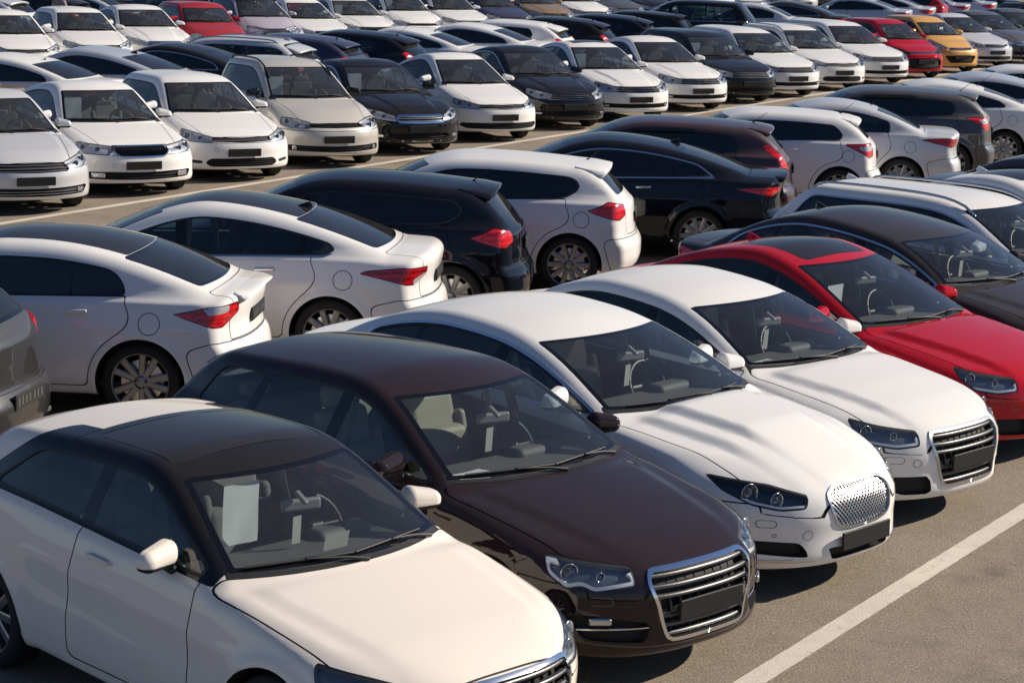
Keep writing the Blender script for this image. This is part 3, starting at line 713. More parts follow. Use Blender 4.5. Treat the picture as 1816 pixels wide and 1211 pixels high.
    for q_ in pil: pair('window_pillar', offs(q_, -0.002), 'gloss_black')
    pair('window_trim', slab(trim, 0.002, -0.006), 'rubber')
    if chromes: pair('chrome_window_trim', join(chromes), 'chrome')
    # lamps
    hl = pair('headlight', join([offs(lensm, -0.001)]), 'lens')
    pair('lamp_housing', back, fc.get('lampmat', 'lamp_in'), hl); pair('lamp_seal', offs(ring, -0.002), 'rubber', hl)
    led = fc.get('led')
    if led:
        ls = subdiv(lensm, 1 if led[1] > 0.009 else 2); dl2 = sdpoly(ls.V[:, 0]+ls.V[:, 1], ls.V[:, 2], rpoly(fc['lamp'], 0.035))
        m2, _ = cut(ls, np.abs(dl2+led[0])-led[1]); m2, _ = cut(m2, m2.V[:, 2]-np.interp(m2.V[:, 0]+m2.V[:, 1], *led[2]))
        pair('light_strip', slab(m2, -0.006, -0.03), 'led', hl)
    for (q, zz, r) in fc.get('bulbs', ()):
        i = np.argmin((lensm.V[:, 0]+lensm.V[:, 1]-q)**2+(lensm.V[:, 2]-zz)**2) if len(lensm.V) else 0
        p = lensm.V[i]; n = lensm.N[i].copy(); n[2] *= 0.2; n = n*0.4+np.array([-0.6, 0.0, 0]); n /= np.linalg.norm(n)
        a = math.atan2(n[0], n[1])                     # turn the lathe axis (+Y) onto n
        Rm = rotZ(-a)
        bowl = lathe([(r*0.55, -0.045), (r*0.8, -0.030), (r, 0.0), (r*1.06, 0.004), (r*1.08, 0.0)], 20); ball = lathe([(0.0, 0.004), (r*0.35, 0.0), (r*0.55, -0.012), (r*0.62, -0.03)][::1], 16)
        c = p-n*0.024
        pair('reflector', Msh(bowl.V@Rm.T+c, bowl.F, bowl.N@Rm.T), 'reflector', hl); pair('projector', Msh(ball.V@Rm.T+c, ball.F, ball.N@Rm.T), 'bulb', hl)
    ds_ = lambda m: sdpoly(L-m.V[:, 0]+m.V[:, 1], m.V[:, 2], tp)
    tlm = subdiv(tlm, 1) if T.get('marks') else tlm
    rim_, tl_in = cut(tlm, -(ds_(tlm)+0.010)); dv, tl_in = cut(tl_in, np.abs(ds_(tl_in)+0.040)-(0.0045 if T.get('marks') else -1))
    tl = pair('tail_light', tl_in, T['tailmat']); pair('lamp_divider', join([offs(dv, -0.003), rim_]), 'red_rim', tl)
    if tclear is not None: pair('clear_lens', tclear, 'clear_tail', tl)
    # grilles
    def along_s(m, d):
        E = bedges(m.F); E = E[~((np.abs(m.V[E[:, 0], 1]) < 1e-5) & (np.abs(m.V[E[:, 1], 1]) < 1e-5))]; D = np.array([d, 0, 0])
        fl = []
        for i in range(len(E)): fl += [(4*i, 4*i+3, 4*i+2), (4*i, 4*i+2, 4*i+1)]
        a_, b_ = m.V[E[:, 0]], m.V[E[:, 1]]; Vw = np.stack([a_, b_, b_+D, a_+D], 1).reshape(-1, 3)
        return join([Msh(m.V+D, m.F, m.N), flatn(Vw, fl)])
    def span_y(po, z):
        ys_ = []
        for i in range(len(po)):
            (ya, za), (yb_, zb_) = po[i-1], po[i]
            if (za > z) != (zb_ > z): ys_.append(ya+(z-za)/(zb_-za)*(yb_-ya))
        return (max(0.0, min(ys_)), max(ys_)) if len(ys_) >= 2 else None
    def hbar(po, zi, hh, rec, th=0.026):
        sp_ = span_y(po, zi)
        if sp_ is None: return None
        yy = np.linspace(sp_[0], sp_[1]-0.004, 12); s0 = front_s(yy, zi)+rec
        sec = [(0.004, hh), (0.0, hh*0.5), (0.0, -hh*0.5), (0.004, -hh), (th, -hh), (th, hh)]
        V_ = np.array([[(s0[i]+a_, yy[i], zi+b_) for a_, b_ in sec] for i in range(12)]).reshape(-1, 3); k = 6; f = []
        for i in range(11):
            for j in range(6): q = i*k+j; r = i*k+(j+1) % 6; f += [(q, r, r+k), (q, r+k, q+k)]
        m = flatn(V_, f)
        if m.N[0][2] < -0.5 or True:
            cen = V_.mean(0); c3 = m.V.reshape(-1, 3, 3).mean(1); top = np.argmax(c3[:, 2]); 
            if m.N[top*3][2] < 0: m = Msh(m.V, m.F[:, ::-1], -m.N)
        return m
    def vbar(po, yi, hw, rec, z0, z1, th=0.024):
        zz = [z for z in np.linspace(z0, z1, 40) if (lambda q: q is not None and q[0]-1e-6 <= yi <= q[1])(span_y(po, z))]
        if len(zz) < 2: return None
        s0 = [float(front_s([yi], z)[0])+rec for z in (zz[0], (zz[0]+zz[-1])/2, zz[-1])]; zz = [zz[0], (zz[0]+zz[-1])/2, zz[-1]]; V_ = []
        for s_, z in zip(s0, zz): V_ += [(s_, yi, z), (s_+0.008, yi+hw, z), (s_+th, yi+hw, z), (s_+th, yi-hw, z), (s_+0.008, yi-hw, z)]
        f = []
        for i in range(2):
            for j in range(5): q = i*5+j; r = i*5+(j+1) % 5; f += [(q, r, r+5), (q, r+5, q+5)]
        m = flatn(V_, f); c3 = m.V.reshape(-1, 3, 3).mean(1); i = np.argmin(c3[:, 0])
        if m.N[i*3][0] > 0: m = Msh(m.V, m.F[:, ::-1], -m.N)
        return m
    for gdef, fm, reg, po in GR:
        if len(reg.F) == 0: continue
        dp = gdef.get('depth', 0.045)
        if po[:, 0].min() > 0.05: gi, gj = pair(gdef.get('name', 'grille'), along_s(reg, dp), 'cavity')
        else: gi = gj = add(gdef.get('name', 'grille'), sym(along_s(reg, dp)), 'cavity')
        if fm is not None: add('grille_frame', sym(slab(fm, gdef.get('fo', 0.010), -0.02)), gdef.get('fmat', 'chrome'), gi)
        sl = gdef.get('slats'); rec = gdef.get('so', -0.008)*-1
        both = po[:, 1].min(), po[:, 1].max()
        if sl and sl[0] == 'h':
            for zi in sl[1]:
                m = hbar(po, zi, sl[2], rec)
                if m is None: continue
                if span_y(po, zi)[0] < 0.01: add('grille_bar', sym(m), sl[3], gi)
                else: pair('grille_bar', m, sl[3], (gi, gj))
            for yi in gdef.get('ribs', ()):
                m = vbar(po, yi, 0.0035, rec+0.022, both[0]+0.02, both[1]-0.02, 0.016)
                if m is not None: pair('grille_rib', m, 'plastic', (gi, gj))
        elif sl and sl[0] == 'v':
            for yi in sl[1]:
                m = vbar(po, yi, sl[2], rec, both[0]+0.018, both[1]-0.018)
                if m is None: continue
                if yi < 1e-3: add('grille_bar', m, sl[3], gi)
                else: pair('grille_bar', m, sl[3], (gi, gi))
        elif sl and sl[0] == 'mesh':
            pt, w = sl[1], sl[2]; wires = []; y1 = po[:, 0].max(); zlo, zhi = both
            for sg in (1, -1):
                for c0 in np.arange(-2.0, 2.0, pt):
                    yy = np.arange(-y1, y1+1e-6, 0.012); zz = c0+sg*1.05*yy; ok = sdpoly(np.abs(yy), zz, po) < -0.003
                    k = np.flatnonzero(ok)
                    if len(k) < 3: continue
                    yy, zz = yy[k], zz[k]; ss = front_s(np.abs(yy), zz)+rec+(0.003 if sg > 0 else 0.0)
                    d = np.array([0, 1, sg*1.05]); d /= np.linalg.norm(d); nrm = np.array([0, -d[2], d[1]])
                    C3 = np.stack([ss, yy, zz], 1); V_ = np.stack([C3+nrm*w, C3+np.array([-0.002, 0, 0]), C3-nrm*w, C3+np.array([0.008, 0, 0])], 1).reshape(-1, 3); f = []
                    for i in range(len(k)-1):
                        for j in range(4): q = i*4+j; r = i*4+(j+1) % 4; f += [(q, r, r+4), (q, r+4, q+4)]
                    m = flatn(V_, f); 
                    if m.N[0][0] > 0: m = Msh(m.V, m.F[:, ::-1], -m.N)
                    wires.append(m)
            i = add('grille_mesh', join(wires), sl[3], gi); P[i].append('stuff')
    for fg in fc.get('fogs', ()):
        y0, z0, w0, h0, mt = fg; s0 = float(Fr(y0, z0)); a = math.atan2(T['fplan']*2.7*(y0/0.86)**1.7/0.86, 1.0)
        pair('fog_light', rbox((0.03, w0, h0), min(w0, h0)*0.45, (s0-0.004+fc.get('fogdeep', 0.0), y0, z0), rotZ(-a), 2), mt)
    def fline(pts, nm):                                            # a thin dark outline lying on the nose, given as (y, z) points
        c = np.array(pts, float); d = np.roll(c, -1, 0)-np.roll(c, 1, 0); n = np.stack([d[:, 1], -d[:, 0]], 1); n /= np.linalg.norm(n, axis=1)[:, None]+1e-9
        o_, i_ = c+n*0.0017, c-n*0.0017; V_ = []
        for a_, b_ in zip(o_, i_): V_ += [(float(front_s([a_[0]], a_[1])[0])-0.0015, a_[0], a_[1]), (float(front_s([b_[0]], b_[1])[0])-0.0015, b_[0], b_[1])]
        k = len(pts); f = []
        for i in range(k): q, r = 2*i, 2*((i+1) % k); f += [(q, r, r+1), (q, r+1, q+1)]
        V_ = np.array(V_); N_ = np.tile([-1., 0, 0], (len(V_), 1)); F2 = np.array(f); fn = np.cross(V_[F2[0, 1]]-V_[F2[0, 0]], V_[F2[0, 2]]-V_[F2[0, 0]])
        if fn[0] > 0: F2 = F2[:, ::-1]
        return Msh(V_, F2, N_)
    for (y0, z0, r0) in fc.get('rings', ()):
        th = np.linspace(0, 2*PI, 25)[:-1]; add('towing_eye_cover_gap', fline([(y0+r0*math.cos(t), z0+r0*math.sin(t)) for t in th], ''), 'gap', fbi)
    for (y0, z0, w0, h0) in fc.get('rects', ()):
        m = fline(rpoly([(y0-w0, z0-h0), (y0+w0, z0-h0*0.9), (y0+w0, z0+h0), (y0-w0, z0+h0*0.9)], 0.02), ''); pair('washer_cover_gap', m, 'gap', (fbi, fbi))
    for st in fc.get('strips', ()):                                # bright lines across the bumper: (y0, y1, z0, half height, material)
        y0, y1, z0, hh, mt = st
        src = fb; s, y, z = F_(src); m, _ = cut(src, np.maximum.reduce([np.abs(z-z0)-hh, y-y1, y0-y, s-0.6])); 
        add('bumper_strip', sym(slab(m, 0.006, -0.004)), mt, fbi)
    pz = T['plate_z']; ps = min(float(Fr(0.0, pz)), float(Fr(0.0, pz+0.05)), float(Fr(0, pz-0.05)))-0.016
    pt = math.atan2(float(Fr(0, pz+0.05))-float(Fr(0, pz-0.05)), 0.10)*0.5
    add('number_plate', rbox((0.016, 0.525, 0.118), 0.007, (ps, 0, pz), rotY(pt), 2), 'plate', fbi)
    rz = T['rplate_z']; rs = float(Re(0.0, rz))+0.010
    rpi = add('rear_number_plate', rbox((0.016, 0.525, 0.118), 0.007, (rs, 0, rz), None, 2), 'plate_rear', rbi if rz < 0.66 else bli)
    for k in range(7):
        add('plate_mark', rbox((0.004, 0.030, 0.060), 0.001, (rs+0.009, -0.2+k*0.066+(0.02 if k > 2 else 0), rz), None, 1), 'plate_mark', rpi) if T.get('marks') else None
    # mirrors
    sm = cw+T['bw']*0.42+0.345; zm = T['zc']+0.045; yb = float(sidey(sm, belt(sm)+0.05))
    def mirror():
        c = np.array([sm+0.02, yb+0.125, zm+0.020])
        b = rbox((0.135, 0.235, 0.124), 0.056, (0, 0, 0), None, 5)
        v = b.V; v[:, 0] = np.where(v[:, 0] > 0.03, 0.03+(v[:, 0]-0.03)*0.25, v[:, 0]); k = 1-0.22*np.clip((v[:, 1])/0.12, -1, 1); v[:, 2] *= k; v[:, 0] *= 1-0.15*np.clip(v[:, 1]/0.12, 0, 1)
        v[:, 2] += 0.012*np.clip(-v[:, 1]/0.1, -1, 1)
        n = b.N.copy(); n[(v[:, 0] > 0.03)] = np.array([1, 0, 0])*0.7+n[(v[:, 0] > 0.03)]*0.3
        R = rotZ(0.18); return Msh(v@R.T+c, b.F, n@R.T), c, R
    mb, mc, mR = mirror()
    cap, lowc = cut(mb, (mc[2]-0.030)-mb.V[:, 2])
    mi = pair('wing_mirror', cap, T['mirror'])
    gl_ = rbox((0.006, 0.150, 0.064), 0.003, (0, 0, 0), mR, 1); pair('mirror_glass', Msh(gl_.V+mc+np.array([0.040, -0.002, 0.004]), gl_.F, gl_.N), 'chrome', mi)
    st = tube([(sm+0.02, yb-0.03, zm-0.065), (sm+0.015, yb+0.03, zm-0.058), (sm+0.015, yb+0.07, zm-0.03)], [0.032, 0.028, 0.024], 8)
    pair('mirror_stalk', join([lowc, st]), 'plastic', mi)
    tri = np.array([[cw+0.30, 0, 0]])
    # wipers
    def onws(u, y, up=0.016): s = cw+u+T['bw']*y*y; return (s, y, float(topz(s, y))+up)
    for (ya, yb2) in ((-0.60, 0.02), (0.00, 0.56)):
        arm = tube([onws(-0.01, yb2+0.02, 0.012), onws(0.02, yb2-0.10, 0.022), onws(0.052, (ya+yb2)/2, 0.022)], [0.013, 0.009, 0.006], 5)
        bl_ = tube([onws(0.050+0.012*math.sin(t*PI), ya+(yb2-0.03-ya)*t, 0.011) for t in np.linspace(0, 1, 9)], 0.0075, 5)
        add('wiper', join([arm, bl_]), 'rubber')
    # antenna, rails, spoilers
    if T['antenna'] == 'fin':
        sa = T.get('ant_s', sb-T['rtop']-0.10 if 'rtop' in T else sb-(H-0.055-zrb)/T['rm']-0.16); z0 = float(topz(sa, 0.0))
        V_ = []; 
        for t in np.linspace(0, 1, 6):
            hgt = 0.052*math.sin(min(1, t*1.12)*PI*0.5)**1.5 if t < 0.86 else 0.052*(1-(t-0.86)/0.14*0.75); w = 0.034*(0.25+math.sin(t*PI)**0.7*0.75)
            xx = sa-0.09+0.18*t+hgt*0.35
            V_ += [(sa-0.09+0.18*t, w, z0-0.012), (xx, 0.006, z0+hgt), (xx, -0.006, z0+hgt), (sa-0.09+0.18*t, -w, z0-0.012)]
        Ff = []
        for i in range(5):
            for j in range(3): a = i*4+j; Ff += [(a, a+1, a+5), (a, a+5, a+4)]
        Ff += [(0, 3, 2), (0, 2, 1), (20, 21, 22), (20, 22, 23)]
        m = flatn(V_, Ff); add('roof_antenna', Msh(m.V, m.F[:, ::-1], -m.N), T.get('antmat', 'paint'))
    elif T['antenna'] == 'rod':
        sa = T.get('ant_s', sb-(H-0.055-zrb)/T['rm']-0.10); z0 = float(topz(sa, 0.0)); rl = T.get('rod', 0.22)
        add('roof_antenna', join([tube([(sa, 0, z0-0.01), (sa+0.01, 0, z0+0.022)], [0.028, 0.014], 8), tube([(sa+0.01, 0, z0+0.02), (sa+0.01+rl*0.8, 0, z0+0.02+rl*0.62)], [0.005, 0.003], 5)]), 'plastic')
    if T['spoiler']:
        s0, s1, wsp, drop, th = T['spoiler']; s0 = L+s0; s1 = L+s1; n = 9; V_ = []; N_ = []
        rows = []
        z_in = lambda y: float(topz(s0, y))
        for j, yy in enumerate(np.linspace(0, 1, n)):
            y0 = wsp*yy; back = s1-0.07*yy**3; z0 = z_in(y0*0.98); sl = (z0-float(topz(s0-0.12, y0*0.98)))/0.12
            zt = z0+max(sl, -0.30)*0.80*(back-s0)-drop*0.3-T.get('sp_e', 0.02)*yy**4; tip = T.get('sp_up', 0.0)
            rows.append([(s0-0.02, y0, z0+0.002), (s0+(back-s0)*0.5, y0, (z0+zt)/2+0.008), (back-0.02, y0, zt+tip), (back, y0, zt-0.010+tip), (back-0.012, y0, zt-th+tip), (s0+(back-s0)*0.35, y0, zt-th-0.02), (s0-0.01, y0, zt-th-0.03)])
        k = len(rows[0]); V_ = np.array(rows).reshape(-1, 3); Ff = []
        for i in range(n-1):
            for j in range(k-1): a = i*k+j; Ff += [(a, a+1, a+k+1), (a, a+k+1, a+k)]
        e = (n-1)*k
        for j in range(1, k-1): Ff.append((e, e+j, e+j+1))
        Ff = np.array(Ff); fn = np.cross(V_[Ff[:, 1]]-V_[Ff[:, 0]], V_[Ff[:, 2]]-V_[Ff[:, 0]]); 
        if fn[0][2] < 0: Ff = Ff[:, ::-1]; fn = -fn
        Nn = np.zeros_like(V_); 
        for q in range(3): np.add.at(Nn, Ff[:, q], fn/(np.linalg.norm(fn, axis=1)[:, None]+1e-9))
        Nn /= np.linalg.norm(Nn, axis=1)[:, None]+1e-9
        add('spoiler', sym(Msh(V_, Ff, Nn)), T.get('spmat', 'paint'))
    if T['rails']:
        s0, s1, yy, mt = T['rails']; ss = np.linspace(s0, s1, 18)
        up = np.minimum(1, np.minimum((ss-s0)/0.16, (s1-ss)/0.16))
        pts = [(q, yy-0.05*max(0, (q-mid)/2)**2, float(topz(q, yy))-0.012+0.05*u**0.5) for q, u in zip(ss, up)]
        pair('roof_rail', tube(pts, 0.016, 7), mt)
    if T['visor']:
        s, y, z = F_(FULL); m, _ = cut(FULL, np.maximum.reduce([np.abs(dlo(s, z)-0.004)-0.024, 0.3-y, z*0+s-T['visor'], belt(s)+0.2-z])); pair('window_visor', slab(m, 0.030, 0.024), 'plastic')
    if T['trimline']:
        zz = T['trimline']; s, y, z = F_(fd); m, _ = cut(fd, np.abs(z-zz)-0.02); pair('door_moulding', slab(m, 0.010, -0.002), 'plastic', fdp)
    # wheels
    Rr = R-0.088; wm = T['rim']; wy = W/2-0.030
    tyre = lathe([(Rr, -0.205), (Rr+0.01, -0.215), (R-0.03, -0.212), (R-0.008, -0.195), (R, -0.17), (R, -0.04), (R-0.008, -0.016), (R-0.03, -0.001), (R-0.06, 0.004), (Rr+0.012, 0.0), (Rr, -0.010)], 36)
    ring_ = lathe([(Rr-0.02, -0.20), (Rr-0.004, -0.10), (Rr-0.012, -0.03), (Rr-0.006, -0.012), (Rr+0.006, -0.006), (Rr+0.006, -0.014)], 36)
    disc = lathe([(0.0, -0.085), (Rr-0.06, -0.085), (Rr-0.06, -0.10), (0.0, -0.10)], 28); hubm = lathe([(0.0, -0.018), (0.03, -0.019), (0.055, -0.028), (0.068, -0.045), (0.07, -0.09)], 20)
    nsp = wm[1]; spk = []
    pairsp = wm[2] if len(wm) > 2 else 0.0
    for k in range(nsp):
        for e in ((-pairsp, pairsp) if pairsp else (0,)):
            an = 2*PI*k/nsp+e; r0, r1 = 0.055, Rr-0.008; w0, w1 = (0.026, 0.030) if nsp > 6 or pairsp else (0.050, 0.045)
            V_ = []
            for (rr, ww, yy) in ((r0, w0, -0.032), ((r0+r1)/2, (w0+w1)*0.46, -0.026), (r1, w1, -0.022)):
                V_ += [(rr, yy-0.004, -ww), (rr, yy, -ww*0.6), (rr, yy, ww*0.6), (rr, yy-0.004, ww), (rr, yy-0.035, ww), (rr, yy-0.035, -ww)]
            Ff = []
            for i in range(2):
                for j in range(6): a, b = i*6+j, i*6+(j+1) % 6; Ff += [(a, b, b+6), (a, b+6, a+6)]
            m = flatn(np.array(V_)@rotY(an).T, Ff); c0 = m.V.reshape(-1, 3, 3).mean(1)
            spk.append(m)
    sp = join(spk)
    f0 = sp.V[sp.F]; fn = np.cross(f0[:, 1]-f0[:, 0], f0[:, 2]-f0[:, 0])
    if fn[2][1] < 0: sp = Msh(sp.V, sp.F[:, ::-1], -sp.N)
    nuts = join([tube([(0.045*math.cos(t), -0.030, 0.045*math.sin(t)), (0.045*math.cos(t), -0.022, 0.045*math.sin(t))], 0.007, 6) for t in np.arange(5)*2*PI/5+0.3])
    rimm = join([ring_, sp, hubm])
    WH = dict(tyre=tyre, rim=rimm, hub=disc, nuts=nuts)
    wheels = []
    for (a, b) in wheel_c:
        for sg in (1, -1):
            o = np.array([a, sg*wy, b]); f = (lambda m: m) if sg > 0 else mirr
            tr = lambda m: Msh(f(m).V+o, f(m).F, f(m).N)
            w_ = add('wheel', tr(disc), 'satin'); add('tyre', tr(tyre), 'tyre', w_); add('rim', tr(rimm), wm[0], w_); add('wheel_nuts', tr(nuts), 'plastic', w_)
    # cabin
    add('cabin_lining', sym(lin), 'trim_dark'); add('headliner', sym(top_l), 'headliner')
    fx0, fx1 = cw+0.05, sb+0.05
    add('cabin_floor', rbox((fx1-fx0, W-0.25, 0.04), 0.01, ((fx0+fx1)/2, 0, 0.29), None, 1), 'trim_dark')
    zd = T['zc']-0.045
    dash = join([rbox((0.62, W-0.42, 0.16), 0.06, (cw+0.42, 0, zd-0.085), rotY(0.03), 3), rbox((0.16, 0.38, 0.09), 0.045, (cw+0.60, 0.36, zd-0.005), None, 3), rbox((0.30, W-0.5, 0.30), 0.06, (cw+0.56, 0, zd-0.27), None, 2)])
    di = add('dashboard', dash, 'trim_dark'); add('dashboard_vent', rbox((0.10, 0.62, 0.012), 0.004, (cw+0.20, 0.0, zd-0.002), rotY(0.03), 1), 'seat_grey', di)
    tt = np.linspace(0, 2*PI, 25); Rt = rotY(0.42)
    wheelr = np.stack([np.zeros(25), 0.185*np.cos(tt), 0.185*np.sin(tt)], 1)@Rt.T+np.array([cw+0.80, 0.36, zd-0.03])
    sw = join([tube(wheelr, 0.016, 7), rbox((0.05, 0.14, 0.10), 0.03, (cw+0.80, 0.36, zd-0.04), Rt, 2), rbox((0.02, 0.34, 0.03), 0.01, (cw+0.80, 0.36, zd-0.02), Rt, 1)])
    add('steering_wheel', sw, 'plastic')
    s1 = cw+1.18; zc_ = min(T['zc'], H-0.47)-0.955-0.02
    for yy in (0.36, -0.36):
        si = add('front_seat', join([rbox((0.52, 0.50, 0.18), 0.07, (s1, yy, 0.50+zc_), rotY(0.10), 3), rbox((0.15, 0.49, 0.40), 0.07, (s1+0.28, yy, 0.72+zc_), rotY(0.28), 2), rbox((0.12, 0.40, 0.42), 0.058, (s1+0.375, yy, 0.92+zc_), rotY(0.30), 2), rbox((0.10, 0.07, 0.40), 0.034, (s1+0.29, yy+0.21, 0.80+zc_), rotY(0.28), 2), rbox((0.10, 0.07, 0.40), 0.034, (s1+0.29, yy-0.21, 0.80+zc_), rotY(0.28), 2)]), 'seat')
        add('headrest', join([rbox((0.10, 0.24, 0.16), 0.048, (s1+0.455, yy, 1.19+zc_), rotY(0.18), 2), rbox((0.012, 0.14, 0.12), 0.005, (s1+0.43, yy, 1.10+zc_), rotY(0.18), 1)]), 'seat', si)
    s2 = s1+0.84
    ri = add('rear_seat', join([rbox((0.50, W-0.48, 0.18), 0.07, (s2, 0, 0.52+zc_), rotY(0.10), 3), rbox((0.15, W-0.50, 0.56), 0.06, (s2+0.32, 0, 0.76+zc_), rotY(0.35), 3)]), 'seat')
    for yy in (0.38, -0.38): add('headrest', rbox((0.08, 0.24, 0.11), 0.035, (s2+0.43, yy, min(1.10+zc_, float(topz(s2+0.48, 0.5))-0.11)), rotY(0.2), 2), 'seat', ri)
    um = hd-0.20; pm = onws(um, 0.0, -0.06); 
    rv = rbox((0.035, 0.225, 0.066), 0.03, (pm[0]+0.05, 0.03, pm[2]-0.02), rotZ(0.25), 3); add('rear_view_mirror', join([rv, rbox((0.10, 0.035, 0.025), 0.012, (pm[0]+0.01, 0, pm[2]+0.03), rotY(-0.5), 2)]), 'mirror_grey')
    # belts hanging at the B pillars
    pair('seat_belt', rbox((0.05, 0.006, 0.55), 0.002, (sB+0.02, W/2-0.30, 1.02+zc_), rotX(0.25), 1), 'seat_grey')
    if gaps: P[add('panel_gap', sym(join(gaps)), 'gap')].append('stuff')
    info = dict(cw=cw, onws=onws, hd=hd, L=L, topz=topz, zd=zd)
    out = []
    for p in P:
        m = p[1]; V = m.V.copy(); V[:, 0] = L/2-V[:, 0]; N = m.N.copy(); N[:, 0] *= -1
        key = p[2]; mat = M.get(key, PAINTS['white'])
        me = tomesh(p[0], Msh(V, m.F[:, ::-1], N), mat)
        out.append((p[0], me, key, p[3], p[4], p[5] if len(p) > 5 else None))
    # fuel flap on the left quarter (a ring of shadow)
    fs, fz_ = T.get('flap', (wr+0.12, T['zc']-0.15)); th = np.linspace(0, 2*PI, 29); V_ = []; N_ = []
    for t in th:
        for rr in (0.084, 0.090):
            a, b = fs+rr*math.cos(t), fz_+rr*math.sin(t); V_.append((L/2-a, float(sidey(a, b))+0.0015, b))
    Ff = np.array([f for i in range(28) for f in ((2*i, 2*i+1, 2*i+3), (2*i, 2*i+3, 2*i+2))]); V_ = np.array(V_); N_ = np.tile([0., 1, 0], (len(V_), 1))
    fn = np.cross(V_[Ff[0, 1]]-V_[Ff[0, 0]], V_[Ff[0, 2]]-V_[Ff[0, 0]])
    if fn[1] < 0: Ff = Ff[:, ::-1]
    out.append(('fuel_flap_gap', tomesh('fuel_flap_gap', Msh(V_, Ff, N_), M['gap']), 'gap', None, None, None))
    return out, info

